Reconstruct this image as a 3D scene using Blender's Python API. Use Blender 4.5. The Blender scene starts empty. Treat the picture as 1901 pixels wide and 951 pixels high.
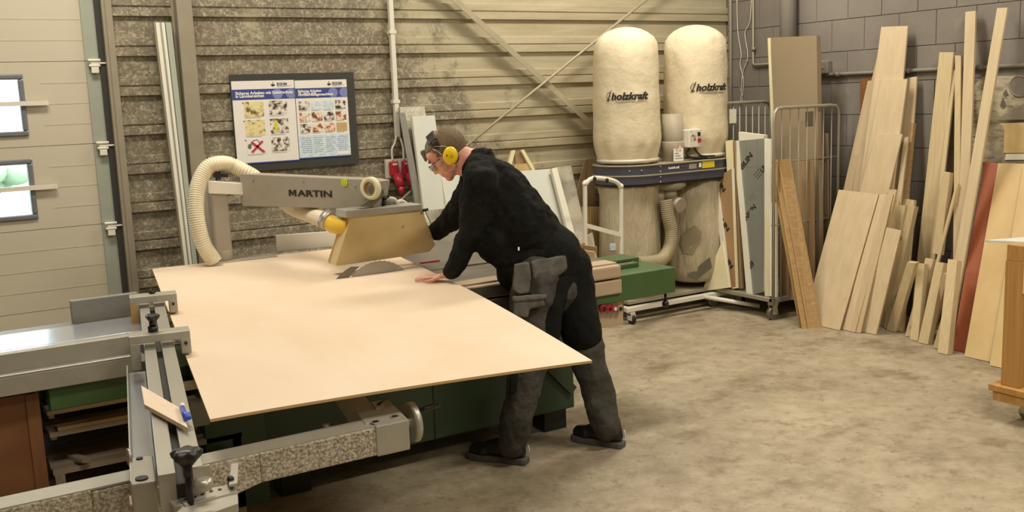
import bpy, bmesh, math, random
import numpy as np
from mathutils import Vector, Matrix
random.seed(7)
SC = bpy.context.scene
COL = SC.collection
# ------------------------------------------------------------------ camera
F_PX, PIT, ROL, YAW, H = 1850.0, 0.158081011, -0.0379159621, 0.546469071, 1.78
fw = Vector((math.sin(YAW)*math.cos(PIT), math.cos(YAW)*math.cos(PIT), -math.sin(PIT)))
_r = Vector((math.cos(YAW), -math.sin(YAW), 0)); _u = _r.cross(fw)
rt = _r*math.cos(ROL)+_u*math.sin(ROL); up = _u*math.cos(ROL)-_r*math.sin(ROL)
cd = bpy.data.cameras.new('camera'); cam = bpy.data.objects.new('camera', cd); COL.objects.link(cam)
cd.sensor_width = 36.0; cd.lens = 36.0*F_PX/1901.0; cd.clip_start = .05
M = Matrix((rt, up, -fw)).transposed().to_4x4(); M.translation = Vector((0, 0, H)); cam.matrix_world = M
SC.camera = cam
# ------------------------------------------------------------------ world, light, exposure
SC.view_settings.view_transform = 'Standard'; SC.view_settings.look = 'None'
SC.view_settings.gamma = 1; SC.view_settings.use_curve_mapping = False
SC.view_settings.exposure = 0.18
W = bpy.data.worlds.new('world'); SC.world = W; W.use_nodes = True
W.node_tree.nodes['Background'].inputs[0].default_value = (0.80, 0.90, 1.0, 1)
W.node_tree.nodes['Background'].inputs[1].default_value = 5.0
LIGHTS = [  # x, y, length x, width y, power
    (0.9, 5.3, 1.6, .5, 78), (4.6, 5.3, 1.6, .5, 92), (0.6, 1.4, 1.6, .5, 50), (4.3, 1.8, 1.6, .5, 105), (2.5, -1.5, 1.6, .5, 70)]
LZ = 4.25
for i, (x, y, lx, ly, p) in enumerate(LIGHTS):
    l = bpy.data.lights.new('tube_light', 'AREA'); l.shape = 'RECTANGLE'; l.size = lx; l.size_y = ly
    l.energy = p; l.color = (1.0, .925, .79)
    o = bpy.data.objects.new('tube_light', l); o.location = (x, y, LZ-.07); COL.objects.link(o)
# ------------------------------------------------------------------ geometry of the view -> points on real planes
def ray(x, y): return rt*((x-950.5)/F_PX)-up*((y-475.5)/F_PX)+fw
EYE = Vector((0, 0, H))
def onz(x, y, z=0.0): d = ray(x, y); return EYE+d*((z-H)/d.z)
def ony(x, y, Y): d = ray(x, y); return EYE+d*(Y/d.y)
def onx(x, y, X): d = ray(x, y); return EYE+d*(X/d.x)
V = Vector
# ------------------------------------------------------------------ materials
def lin(c):
    if isinstance(c, str):
        c = c.lstrip('#'); c = [int(c[i:i+2], 16)/255 for i in (0, 2, 4)]
        c = [v/12.92 if v <= .04045 else ((v+.055)/1.055)**2.4 for v in c]
    return (*c, 1.0)
def newmat(name):
    m = bpy.data.materials.new(name); m.use_nodes = True
    nt = m.node_tree; b = nt.nodes['Principled BSDF']; return m, nt, b
def coords(nt, scale=(1, 1, 1), rot=(0, 0, 0), space='Object'):
    tc = nt.nodes.new('ShaderNodeTexCoord'); mp = nt.nodes.new('ShaderNodeMapping')
    mp.inputs['Scale'].default_value = scale; mp.inputs['Rotation'].default_value = rot
    if space == 'World':
        g = nt.nodes.new('ShaderNodeNewGeometry'); nt.links.new(g.outputs['Position'], mp.inputs['Vector'])
    else: nt.links.new(tc.outputs[space], mp.inputs['Vector'])
    return mp.outputs[0]
def noise(nt, vec, scale, detail=4, rough=.55):
    n = nt.nodes.new('ShaderNodeTexNoise'); n.inputs['Scale'].default_value = scale
    n.inputs['Detail'].default_value = detail; n.inputs['Roughness'].default_value = rough
    nt.links.new(vec, n.inputs['Vector']); return n.outputs['Fac']
def ramp(nt, fac, stops):
    r = nt.nodes.new('ShaderNodeValToRGB'); e = r.color_ramp.elements
    while len(e) < len(stops): e.new(.5)
    for k, (p, c) in enumerate(stops): e[k].position = p; e[k].color = lin(c) if not isinstance(c, (int, float)) else (c, c, c, 1)
    nt.links.new(fac, r.inputs[0]); return r.outputs[0]
def mix(nt, fac, a, b, mode='MIX'):
    n = nt.nodes.new('ShaderNodeMix'); n.data_type = 'RGBA'; n.blend_type = mode
    for s, v in ((0, fac), (6, a), (7, b)):
        if isinstance(v, (int, float)): n.inputs[s].default_value = v
        elif isinstance(v, (tuple, str)): n.inputs[s].default_value = lin(v) if isinstance(v, str) else v
        else: nt.links.new(v, n.inputs[s])
    return n.outputs[2]
def bump(nt, b, h, strength=.2, dist=.01):
    n = nt.nodes.new('ShaderNodeBump'); n.inputs['Strength'].default_value = strength; n.inputs['Distance'].default_value = dist
    nt.links.new(h, n.inputs['Height']); nt.links.new(n.outputs[0], b.inputs['Normal'])
def plain(name, c, rough=.6, metal=0.0, var=.12, scale=9, bmp=0.0):
    m, nt, b = newmat(name); v = coords(nt, space='World'); f = noise(nt, v, scale, 5)
    dark = tuple(x*(1-var*2) for x in lin(c)[:3])+(1,); light = tuple(min(1, x*(1+var)) for x in lin(c)[:3])+(1,)
    col = mix(nt, f, dark, light); nt.links.new(col, b.inputs['Base Color'])
    b.inputs['Roughness'].default_value = rough; b.inputs['Metallic'].default_value = metal
    if bmp: bump(nt, b, noise(nt, v, scale*6, 3), bmp, .004)
    return m
def wood(name, c1, c2, grain=(14, 14, 1.6), rough=.55, knots=False, contrast=1):
    m, nt, b = newmat(name); v = coords(nt, grain, space='Generated'); f = noise(nt, v, 1.0, 6, .6)
    g = nt.nodes.new('ShaderNodeObjectInfo')
    col = ramp(nt, f, [(.3, c1), (.7, c2)])
    big = noise(nt, coords(nt, space='World'), 2.5, 2)
    col = mix(nt, mixfac(nt, big, .22), col, mix(nt, .35, col, '#b08a58'))
    tint = mix(nt, g.outputs['Random'], (.84, .80, .74, 1), (1.0, .99, .97, 1)); col = mix(nt, 1.0, col, tint, 'MULTIPLY')
    if knots:
        vo = nt.nodes.new('ShaderNodeTexVoronoi'); vo.inputs['Scale'].default_value = 5.5
        nt.links.new(coords(nt, (1, 1, .7), space='World'), vo.inputs['Vector'])
        k = ramp(nt, vo.outputs['Distance'], [(.05, 1.0), (.10, 0.0)]); col = mix(nt, k, col, '#8d6437')
    nt.links.new(col, b.inputs['Base Color']); b.inputs['Roughness'].default_value = rough
    return m
def mixfac(nt, f, k):
    n = nt.nodes.new('ShaderNodeMath'); n.operation = 'MULTIPLY'; n.inputs[1].default_value = k; nt.links.new(f, n.inputs[0]); return n.outputs[0]

def m_floor():
    m, nt, b = newmat('concrete_floor'); v = coords(nt, space='World')
    c = ramp(nt, noise(nt, v, .9, 5, .6), [(.3, '#857860'), (.5, '#a09378'), (.7, '#b5a98d')])
    f2 = ramp(nt, noise(nt, v, 7, 8, .7), [(.35, '#7c6e58'), (.62, '#bdb19b')]); c = mix(nt, .38, c, f2)
    st = ramp(nt, noise(nt, coords(nt, (1.0, 1.3, 1), (0, 0, .4), 'World'), 1.9, 7, .7), [(.53, 0.0), (.66, .7)]); c = mix(nt, st, c, '#6d5a40')
    pk = ramp(nt, noise(nt, v, 34, 6, .75), [(.60, 0.0), (.72, .65)]); c = mix(nt, pk, c, '#cfc4ab')
    st2 = ramp(nt, noise(nt, coords(nt, (1, 1, 1), (0, 0, 1), 'World'), 11, 8, .8), [(.54, 0.0), (.62, .6)]); c = mix(nt, st2, c, '#77654a')
    vo = nt.nodes.new('ShaderNodeTexVoronoi'); vo.feature = 'DISTANCE_TO_EDGE'; vo.inputs['Scale'].default_value = 1.1; nt.links.new(coords(nt, (1, 1, .01), (0, 0, .3), 'World'), vo.inputs['Vector'])
    c = mix(nt, ramp(nt, vo.outputs['Distance'], [(.001, .10), (.004, 0.0)]), c, '#5f5340')
    sp = ramp(nt, noise(nt, v, 60, 3, .8), [(.26, .6), (.34, 0.0)]); c = mix(nt, sp, c, '#54452f')
    nt.links.new(c, b.inputs['Base Color'])
    r = nt.nodes.new('ShaderNodeMath'); r.operation = 'MULTIPLY_ADD'; r.inputs[1].default_value = .35; r.inputs[2].default_value = .42
    nt.links.new(noise(nt, v, 3, 4), r.inputs[0]); nt.links.new(r.outputs[0], b.inputs['Roughness'])
    bump(nt, b, noise(nt, v, 25, 6), .25, .006); return m
def m_galv():
    m, nt, b = newmat('galvanised_cladding'); v = coords(nt, space='World')
    vo = nt.nodes.new('ShaderNodeTexVoronoi'); vo.inputs['Scale'].default_value = 75; vo.inputs['Randomness'].default_value = 1
    n = nt.nodes.new('ShaderNodeTexNoise'); n.inputs['Scale'].default_value = 30; nt.links.new(v, n.inputs['Vector'])
    a = nt.nodes.new('ShaderNodeVectorMath'); a.operation = 'MULTIPLY_ADD'; a.inputs[1].default_value = (.06, .06, .06)
    nt.links.new(n.outputs['Color'], a.inputs[0]); nt.links.new(v, a.inputs[2]); nt.links.new(a.outputs[0], vo.inputs['Vector'])
    fl = ramp(nt, vo.outputs['Color'], [(.35, '#7a715e'), (.55, '#928973'), (.8, '#b3aa93')])
    c = mix(nt, ramp(nt, noise(nt, v, 22, 5, .7), [(.42, 0.0), (.62, .9)]), fl, '#776d5a')
    # a cream coat of paint towards the right hand half, patchy
    sx = nt.nodes.new('ShaderNodeSeparateXYZ'); nt.links.new(v, sx.inputs[0])
    mr = nt.nodes.new('ShaderNodeMapRange'); mr.inputs['From Min'].default_value = 2.9; mr.inputs['From Max'].default_value = 5.3
    nt.links.new(sx.outputs['X'], mr.inputs[0])
    zz = nt.nodes.new('ShaderNodeMapRange'); zz.inputs['From Min'].default_value = 1.2; zz.inputs['From Max'].default_value = 2.2
    zz.inputs['To Min'].default_value = -.28; zz.inputs['To Max'].default_value = .12
    nt.links.new(sx.outputs['Z'], zz.inputs[0])
    ad = nt.nodes.new('ShaderNodeMath'); ad.operation = 'ADD'; nt.links.new(mr.outputs[0], ad.inputs[0]); nt.links.new(zz.outputs[0], ad.inputs[1])
    nn = noise(nt, v, 3.5, 7, .68); ad2 = nt.nodes.new('ShaderNodeMath'); ad2.operation = 'MULTIPLY_ADD'
    ad2.inputs[1].default_value = 1.3; nt.links.new(nn, ad2.inputs[0]); nt.links.new(ad.outputs[0], ad2.inputs[2])
    k = ramp(nt, ad2.outputs[0], [(.82, 0.0), (1.0, .92)])
    cream = ramp(nt, noise(nt, coords(nt, (.6, 1, 6), space='World'), 3, 4), [(.3, '#a89d80'), (.7, '#beb498')])
    c = mix(nt, k, c, cream)
    nt.links.new(c, b.inputs['Base Color']); b.inputs['Roughness'].default_value = .55; b.inputs['Metallic'].default_value = .08
    return m
def m_block():
    m, nt, b = newmat('painted_block'); v = coords(nt, space='World')
    c = ramp(nt, noise(nt, v, 1.3, 5), [(.3, '#777068'), (.7, '#8f887f')])
    s = ramp(nt, noise(nt, v, 2.2, 6, .6), [(.60, 0.0), (.74, .5)]); c = mix(nt, s, c, '#a99f8a')
    sx = nt.nodes.new('ShaderNodeSeparateXYZ'); nt.links.new(v, sx.inputs[0])
    nt.links.new(c, b.inputs['Base Color']); b.inputs['Roughness'].default_value = .62
    bump(nt, b, noise(nt, v, 45, 5), .35, .004); return m
def m_cast():
    m, nt, b = newmat('dusty_cast_metal'); v = coords(nt, space='World')
    c = ramp(nt, noise(nt, v, 110, 4, .7), [(.38, '#7a6f5d'), (.5, '#a79c88'), (.66, '#cdc4b2')])
    nt.links.new(c, b.inputs['Base Color']); b.inputs['Roughness'].default_value = .8
    bump(nt, b, noise(nt, v, 110, 3), .7, .006); return m
def m_rib(name, c, c2):
    m, nt, b = newmat(name); nt.links.new(mix(nt, noise(nt, coords(nt, space='World'), 20, 3), lin(c), lin(c2)), b.inputs['Base Color'])
    b.inputs['Roughness'].default_value = .45; return m
def m_glass():
    m, nt, b = newmat('window_glass'); b.inputs['Transmission Weight'].default_value = 1; b.inputs['Roughness'].default_value = .02
    b.inputs['IOR'].default_value = 1.02; b.inputs['Base Color'].default_value = (.95, 1, .98, 1); return m
def m_plexi():
    m, nt, b = newmat('yellowed_plexiglass'); v = coords(nt, space='World')
    nt.links.new(ramp(nt, noise(nt, v, 6, 4), [(.3, '#cdb27a'), (.7, '#dec793')]), b.inputs['Base Color'])
    b.inputs['Roughness'].default_value = .28; b.inputs['Transmission Weight'].default_value = .12; b.inputs['Alpha'].default_value = .93; return m
def m_plastic_bag():
    m, nt, b = newmat('dusty_plastic_sack'); v = coords(nt, (1, 1, .4), space='World')
    nt.links.new(ramp(nt, noise(nt, v, 5, 5), [(.3, '#a5987b'), (.7, '#c9bda1')]), b.inputs['Base Color'])
    b.inputs['Roughness'].default_value = .3; bump(nt, b, noise(nt, coords(nt, (6, 6, 1.2), space='World'), 4, 5, .6), .8, .03); return m
def m_cloth(name, c1, c2, sc=4, st=.6, fleck=None):
    m, nt, b = newmat(name); v = coords(nt, space='World')
    c = ramp(nt, noise(nt, v, sc, 6, .6), [(.35, c1), (.68, c2)])
    if fleck: c = mix(nt, ramp(nt, noise(nt, v, 75, 3, .8), [(.66, 0.0), (.74, .55)]), c, fleck)
    nt.links.new(c, b.inputs['Base Color']); b.inputs['Roughness'].default_value = .9
    b.inputs['Sheen Weight'].default_value = .0; b.inputs['Specular IOR Level'].default_value = .2
    bump(nt, b, noise(nt, v, 9, 4, .55), st, .03); return m
def m_print(name, cols, sc):
    m, nt, b = newmat(name); v = coords(nt, space='World')
    c = ramp(nt, noise(nt, v, sc, 3, .6), [(.38+.06*i, x) for i, x in enumerate(cols)])
    nt.links.new(c, b.inputs['Base Color']); b.inputs['Roughness'].default_value = .5; return m
def m_foil():
    m, nt, b = newmat('grey_foil_facing'); v = coords(nt, space='World')
    nt.links.new(ramp(nt, noise(nt, v, 4, 6, .6), [(.35, '#8d8878'), (.6, '#cfc9b6')]), b.inputs['Base Color'])
    b.inputs['Metallic'].default_value = .35; b.inputs['Roughness'].default_value = .38
    bump(nt, b, noise(nt, v, 70, 2), .5, .004); return m
def m_mottled():
    m, nt, b = newmat('mottled_printed_paper'); v = coords(nt, (2.0, 1, 3), space='World')
    c = ramp(nt, noise(nt, v, 9, 7, .75), [(.35, '#6f6552'), (.47, '#a49a80'), (.6, '#b9b095')])
    nt.links.new(c, b.inputs['Base Color']); b.inputs['Roughness'].default_value = .7; return m
def m_skin():
    m, nt, b = newmat('skin'); v = coords(nt, space='World')
    nt.links.new(ramp(nt, noise(nt, v, 22, 4), [(.35, '#d08e7a'), (.65, '#e0a994')]), b.inputs['Base Color'])
    b.inputs['Roughness'].default_value = .48; b.inputs['Subsurface Weight'].default_value = .12
    b.inputs['Subsurface Radius'].default_value = (.02, .008, .004); return m
def m_hair(name, c1, c2, a=1.0):
    m, nt, b = newmat(name); v = coords(nt, (1, 1, 1), space='Object')
    n = noise(nt, coords(nt, (60, 60, 60), (0.3, .2, 0), 'Object'), 3.2, 5, .7)
    nt.links.new(ramp(nt, n, [(.35, c1), (.68, c2)]), b.inputs['Base Color']); b.inputs['Roughness'].default_value = .7
    bump(nt, b, n, .9, .006); return m

MT = dict(
 floor=m_floor(), galv=m_galv(), block=m_block(), mortar=plain('mortar', '#77716a', .8),
 ceil=plain('ceiling_paint', '#b9ae95', .9), sidewall=plain('side_wall_paint', '#a39a85', .9),
 door=plain('door_panel_paint', '#c6bda8', .5, var=.03, scale=2), rubber=plain('dark_rubber', '#3b3a35', .7),
 winframe=plain('window_frame_grey', '#6f7377', .5), glass=m_glass(), white=plain('white_plastic', '#dfdacb', .4, var=.03),
 doorcap=plain('pale_green_metal', '#a3a99b', .55, var=.06), steel=plain('grey_steel', '#9a917d', .5, .2, .08),
 alu=plain('aluminium', '#b4b0a4', .38, .55, .05, 4), alu2=plain('worn_aluminium', '#aaa597', .5, .35, .09, 14, .1),
 alubright=plain('sky_tinted_polished_alu', '#d5dbe4', .22, .8, .03, 3), galvp=plain('dull_galvanised', '#8f8d84', .5, .4, .1, 20),  # alubright: blue-white sky reflection put into the base colour
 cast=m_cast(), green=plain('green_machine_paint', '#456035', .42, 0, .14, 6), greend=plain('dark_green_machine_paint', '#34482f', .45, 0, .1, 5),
 darkiron=plain('dark_table_iron', '#7b7468', .42, .45, .15, 6), taupe=plain('taupe_painted_metal', '#b7a083', .55, 0, .06, 5), martin=plain('grey_hammered_paint', '#a79f90', .45, .15, .05, 12),
 black=plain('black_plastic', '#1c1b19', .4), blackp=plain('black_lettering', '#26221d', .6, var=.02), red=plain('red_plastic', '#b3263a', .4), hose=m_rib('cream_hose', '#d9cdae', '#eadfc4'),
 hosed=m_rib('dusty_hose', '#8f8467', '#ac9f7e'), yel=plain('translucent_yellow', '#e6bf3a', .35), plexi=m_plexi(), smile=plain('yellow_green_sticker', '#d3dc2c', .4, var=.02),
 tape=plain('masking_tape', '#d9d3ae', .6, var=.03), rope=plain('braided_cable', '#c9c2b2', .7, bmp=.5, scale=30),
 birch=wood('birch_plywood', '#e2cdb2', '#ebd9c4', (5, 3, 3)), pine=wood('pine_timber', '#c8b58e', '#dac8a2', (12, 12, 1.2), knots=True),
 ply=wood('pale_plywood', '#cab795', '#dac8a8', (7, 7, 1.4)), plyedge=wood('plywood_edge', '#b08f63', '#cdb083', (4, 4, 60)), tan=wood('tan_mdf', '#b39565', '#c4a673', (4, 4, 2)),
 dustwood=wood('grey_dusty_timber', '#8f8172', '#b8ab9a', (2, 12, 12)), brownbox=wood('brown_fibreboard', '#774c2e', '#91613c', (3, 3, 3), .6), cardb=wood('brown_cardboard', '#9c815f', '#ae9472', (3, 3, 3), .7),
 redbrd=plain('red_brown_board', '#9c5433', .55, 0, .05, 4), benchw=wood('workbench_timber', '#b08245', '#c99b5b', (6, 6, 1)),
 bag=m_cloth('cream_filter_cloth', '#d6c8a8', '#e3d7ba', 2.5, .35), sack=m_plastic_bag(), hkblue=plain('dusty_blue_grey_enamel', '#4a4a58', .5, .1, .15, 6), hktop=plain('dusty_top_metal', '#aba18b', .6, .1),
 ltape=plain('grey_duct_tape', '#8d8167', .5, bmp=.3), cageps=plain('zinc_wire', '#aaa493', .45, .4, .1, 12), foam=plain('cream_foam', '#e9dfb6', .8, var=.05), foamw=plain('white_foam', '#e3dfcd', .7, var=.04),
 greyface=plain('grey_board_facing', '#9a8a70', .5, .1, .05, 2), unil=plain('silver_insulation_facing', '#8f9189', .45, .3, .06, 6), unilo=plain('orange_insulation_facing', '#ad8c62', .6, .0, .06, 6),
 bpanel=plain('pale_blue_white_panel', '#d2d3c8', .45, var=.04), foil=m_foil(), mottled=m_mottled(), poster=plain('poster_paper', '#e8e4dd', .45, var=.02), blue=plain('poster_blue', '#38488a', .45, var=.03),
 blue2=plain('poster_pale_blue', '#7f86b8', .45, var=.02), ptan=m_print('printed_yellow_drawing', ['#6d6436', '#cdbb7c', '#e0d29c', '#e2d6a4'], 22), pgrey=m_print('printed_grey_photo', ['#3b352f', '#8c7d6c', '#c7bcae', '#e5e0d6'], 30),
 pora=m_print('printed_orange_photo', ['#5b5048', '#cf7350', '#d9bda0', '#e2ddcf'], 32), plight=m_print('printed_pale_text', ['#b9cbd6', '#c5d6de', '#cfdfe5', '#d6e5ea'], 60),
 white2=plain('white_print', '#f1eee8', .5, var=.01), pyel=plain('print_yellow', '#dccb2a', .5, var=.02), pred=plain('print_red', '#c22a45', .5, var=.02), pgr=plain('print_grey', '#6b6b6e', .5, var=.02),
 skin=m_skin(), hair=m_hair('grey_brown_hair', '#4d3d2a', '#8d7551'), hairthin=m_hair('thin_fair_hair', '#7d6443', '#b39770'), hairgrey=m_hair('grey_hair', '#5d574c', '#8e8673'),
 jacket=m_cloth('black_fleece', '#0b0b09', '#1b1a17', 5, .9, '#56534a'), trouser=m_cloth('charcoal_work_trousers', '#393833', '#524f48', 6, .8), trblack=m_cloth('black_work_cloth', '#0c0c0b', '#181815', 5, .6),
 sole=plain('grey_rubber_sole', '#55534f', .7), shoe=plain('black_shoe_leather', '#141312', .45, bmp=.4), muff=plain('yellow_ear_cup', '#e6c013', .32, var=.03), lens=plain('spectacle_lens', '#8a8378', .1),
 zinc=plain('zinc_bolt', '#b9b5aa', .35, .6), orange=plain('orange_painted_steel', '#a9542c', .5), signgrey=plain('plaster_grey', '#8c8371', .7), cream=wood('cream_plywood', '#c9ac76', '#d8bf8c', (3, 3, 3)),
 pencil=plain('blue_plastic', '#3350b8', .35, var=.05), outdoor=plain('outdoor_green', '#9db391', .9), asphalt=plain('outdoor_paving', '#b4b4ae', .9),
 pocket=m_cloth('worn_grey_pocket_cloth', '#4e4c46', '#6c6962', 9, .6), lamp=None, brace=plain('cream_painted_steel', '#a99f84', .5))
ml, nt_, b_ = newmat('lamp_diffuser'); b_.inputs['Emission Color'].default_value = (1, .9, .75, 1); b_.inputs['Emission Strength'].default_value = 6; MT['lamp'] = ml
# ------------------------------------------------------------------ mesh builder
class MB:
    def __init__(s): s.v = []; s.f = []; s.sm = []
    def add(s, vs, fs, smooth=False):
        n = len(s.v); s.v += [tuple(v) for v in vs]; s.f += [tuple(i+n for i in f) for f in fs]; s.sm += [smooth]*len(fs); return s
    def hexa(s, p):  # p: 4 bottom + 4 top corners, same order
        return s.add(p, [(0, 3, 2, 1), (4, 5, 6, 7), (0, 1, 5, 4), (1, 2, 6, 5), (2, 3, 7, 6), (3, 0, 4, 7)])
    def box(s, x0, x1, y0, y1, z0, z1):
        return s.hexa([(x0, y0, z0), (x1, y0, z0), (x1, y1, z0), (x0, y1, z0), (x0, y0, z1), (x1, y0, z1), (x1, y1, z1), (x0, y1, z1)])
    def obox(s, c, ax, ay, az, hx, hy, hz):
        c = V(c); ax, ay, az = V(ax).normalized()*hx, V(ay).normalized()*hy, V(az).normalized()*hz
        return s.hexa([c-ax-ay-az, c+ax-ay-az, c+ax+ay-az, c-ax+ay-az, c-ax-ay+az, c+ax-ay+az, c+ax+ay+az, c-ax+ay+az])
    def bar(s, a, b, w, h, upv=(0, 0, 1)):
        a, b = V(a), V(b); d = (b-a); L = d.length; d.normalize(); u = V(upv); sd = d.cross(u).normalized(); u = sd.cross(d)
        return s.obox((a+b)/2, d, sd, u, L/2, w/2, h/2)
    def prism(s, pts, off):
        n = len(pts); off = V(off); a = [V(p) for p in pts]; bb = [p+off for p in a]
        fs = [tuple(range(n)), tuple(range(2*n-1, n-1, -1))]+[(i, i+n, (i+1) % n+n, (i+1) % n) for i in range(n)]
        return s.add(a+bb, fs)
    def tube(s, path, rad, seg=12, close=True, smooth=True):
        P = [V(p) for p in path]; n = len(P); R = rad if isinstance(rad, (list, tuple)) else [rad]*n
        t = [(P[min(i+1, n-1)]-P[max(i-1, 0)]).normalized() for i in range(n)]
        ref = V((0, 0, 1)) if abs(t[0].z) < .9 else V((1, 0, 0)); nrm = (ref-t[0]*ref.dot(t[0])).normalized(); vs = []
        for i in range(n):
            nrm = (nrm-t[i]*nrm.dot(t[i])).normalized(); bn = t[i].cross(nrm)
            for k in range(seg):
                a = 2*math.pi*k/seg; vs.append(P[i]+(nrm*math.cos(a)+bn*math.sin(a))*R[i])
        fs = [(i*seg+k, i*seg+(k+1) % seg, (i+1)*seg+(k+1) % seg, (i+1)*seg+k) for i in range(n-1) for k in range(seg)]
        s.add(vs, fs, smooth)
        if close:
            c = len(s.v)-n*seg; s.f += [tuple(c+k for k in range(seg-1, -1, -1)), tuple(c+(n-1)*seg+k for k in range(seg))]; s.sm += [False, False]
        return s
    def cyl(s, a, b, r, r2=None, seg=20): return s.tube([a, b], [r, r if r2 is None else r2], seg)
    def lathe(s, c, axis, prof, seg=32, sx=1.0, wob=None):  # prof (r, h)
        c = V(c); ax = V(axis).normalized(); ref = V((0, 0, 1)) if abs(ax.z) < .9 else V((1, 0, 0)); n = (ref-ax*ref.dot(ax)).normalized(); b = ax.cross(n); vs = []
        for j, (r, h) in enumerate(prof):
            for k in range(seg):
                a = 2*math.pi*k/seg; rr = r*(wob(a, h) if wob else 1); vs.append(c+ax*h+(n*math.cos(a)*sx+b*math.sin(a))*rr)
        m = len(prof); fs = [(i*seg+k, i*seg+(k+1) % seg, (i+1)*seg+(k+1) % seg, (i+1)*seg+k) for i in range(m-1) for k in range(seg)]
        s.add(vs, fs, True); c0 = len(s.v)-m*seg; s.f += [tuple(c0+k for k in range(seg-1, -1, -1)), tuple(c0+(m-1)*seg+k for k in range(seg))]; s.sm += [False, False]; return s
    def ell(s, c, rx, ry, rz, basis=None, nu=20, nv=12):
        B = basis or (V((1, 0, 0)), V((0, 1, 0)), V((0, 0, 1))); c = V(c); vs = [c-B[2]*rz]
        for j in range(1, nv):
            th = math.pi*j/nv
            for k in range(nu):
                ph = 2*math.pi*k/nu; vs.append(c+B[0]*(rx*math.sin(th)*math.cos(ph))+B[1]*(ry*math.sin(th)*math.sin(ph))-B[2]*(rz*math.cos(th)))
        vs.append(c+B[2]*rz); fs = [(0, 1+(k+1) % nu, 1+k) for k in range(nu)]
        for j in range(nv-2):
            fs += [(1+j*nu+k, 1+j*nu+(k+1) % nu, 1+(j+1)*nu+(k+1) % nu, 1+(j+1)*nu+k) for k in range(nu)]
        e = len(vs)-1; o = 1+(nv-2)*nu; fs += [(e, o+k, o+(k+1) % nu) for k in range(nu)]
        return s.add(vs, fs, True)
    def cap(s, a, b, ra, rb, flat=1.0, fdir=(0, 1, 0), seg=18):  # tapered capsule, thickness along fdir scaled by flat
        a, b = V(a), V(b); d = b-a; L = d.length; d.normalize(); f = V(fdir); f = (f-d*f.dot(d)).normalized(); g = d.cross(f); vs = []; rings = []
        for k in range(1, 7): t = math.pi/2*k/7; rings.append((-ra*math.cos(t), ra*math.sin(t)))
        for k in range(5): rings.append((L*k/4, ra+(rb-ra)*k/4))
        for k in range(6, 0, -1): t = math.pi/2*k/7; rings.append((L+rb*math.cos(t), rb*math.sin(t)))
        vs.append(a-d*ra)
        for h, r in rings:
            for k in range(seg): an = 2*math.pi*k/seg; vs.append(a+d*h+f*(r*flat*math.cos(an))+g*(r*math.sin(an)))
        vs.append(b+d*rb); n = len(rings); fs = [(0, 1+(k+1) % seg, 1+k) for k in range(seg)]
        for j in range(n-1): fs += [(1+j*seg+k, 1+j*seg+(k+1) % seg, 1+(j+1)*seg+(k+1) % seg, 1+(j+1)*seg+k) for k in range(seg)]
        e = len(vs)-1; o = 1+(n-1)*seg; fs += [(e, o+k, o+(k+1) % seg) for k in range(seg)]
        return s.add(vs, fs, True)
    def build(s, name, mat, parent=None, bevel=0.0, fix=True):
        me = bpy.data.meshes.new(name); me.from_pydata(s.v, [], s.f)
        me.polygons.foreach_set('use_smooth', s.sm); me.materials.append(MT[mat] if isinstance(mat, str) else mat)
        if fix:
            bm = bmesh.new(); bm.from_mesh(me); bmesh.ops.recalc_face_normals(bm, faces=bm.faces); bm.to_mesh(me); bm.free()
        o = bpy.data.objects.new(name, me); COL.objects.link(o)
        if parent:
            o.parent = parent; o.matrix_parent_inverse = Matrix.Translation(-world_loc(parent))
        if bevel:
            md = o.modifiers.new('bevel', 'BEVEL'); md.width = bevel; md.segments = 2; md.limit_method = 'ANGLE'
        return o
def world_loc(o):
    return V(o.location) if o.type == 'EMPTY' else V((0, 0, 0))
def thing(name, label, cat, loc, group=None):
    o = bpy.data.objects.new(name, None); COL.objects.link(o); o.location = loc; o.empty_display_size = .1
    o['label'] = label; o['category'] = cat
    if group: o['group'] = group
    return o
def tag(o, label, cat, group=None):
    o['label'] = label; o['category'] = cat
    if group: o['group'] = group
    return o
def struct(o): o['kind'] = 'structure'; return o
def spline(pts, n=8):
    P = [V(p) for p in pts]; P = [P[0]*2-P[1]]+P+[P[-1]*2-P[-2]]; out = []
    for i in range(1, len(P)-2):
        for k in range(n):
            t = k/n; a, b, c, d = P[i-1:i+3]
            out.append(.5*((2*b)+(c-a)*t+(2*a-5*b+4*c-d)*t*t+(3*b-a-3*c+d)*t**3))
    out.append(P[-2]); return out
def hose(path, r, pitch=.012, amp=.06):
    P = spline(path, 30); L = [0]
    for i in range(1, len(P)): L.append(L[-1]+(P[i]-P[i-1]).length)
    n = int(L[-1]/pitch*4); out = []; rad = []; j = 0
    for i in range(n+1):
        d = L[-1]*i/n
        while j < len(L)-2 and L[j+1] < d: j += 1
        t = (d-L[j])/max(1e-9, L[j+1]-L[j]); out.append(P[j].lerp(P[j+1], min(1, t))); rad.append(r*(1+amp*(1 if i % 4 < 2 else -1)))
    return MB().tube(out, rad, 20)
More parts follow.
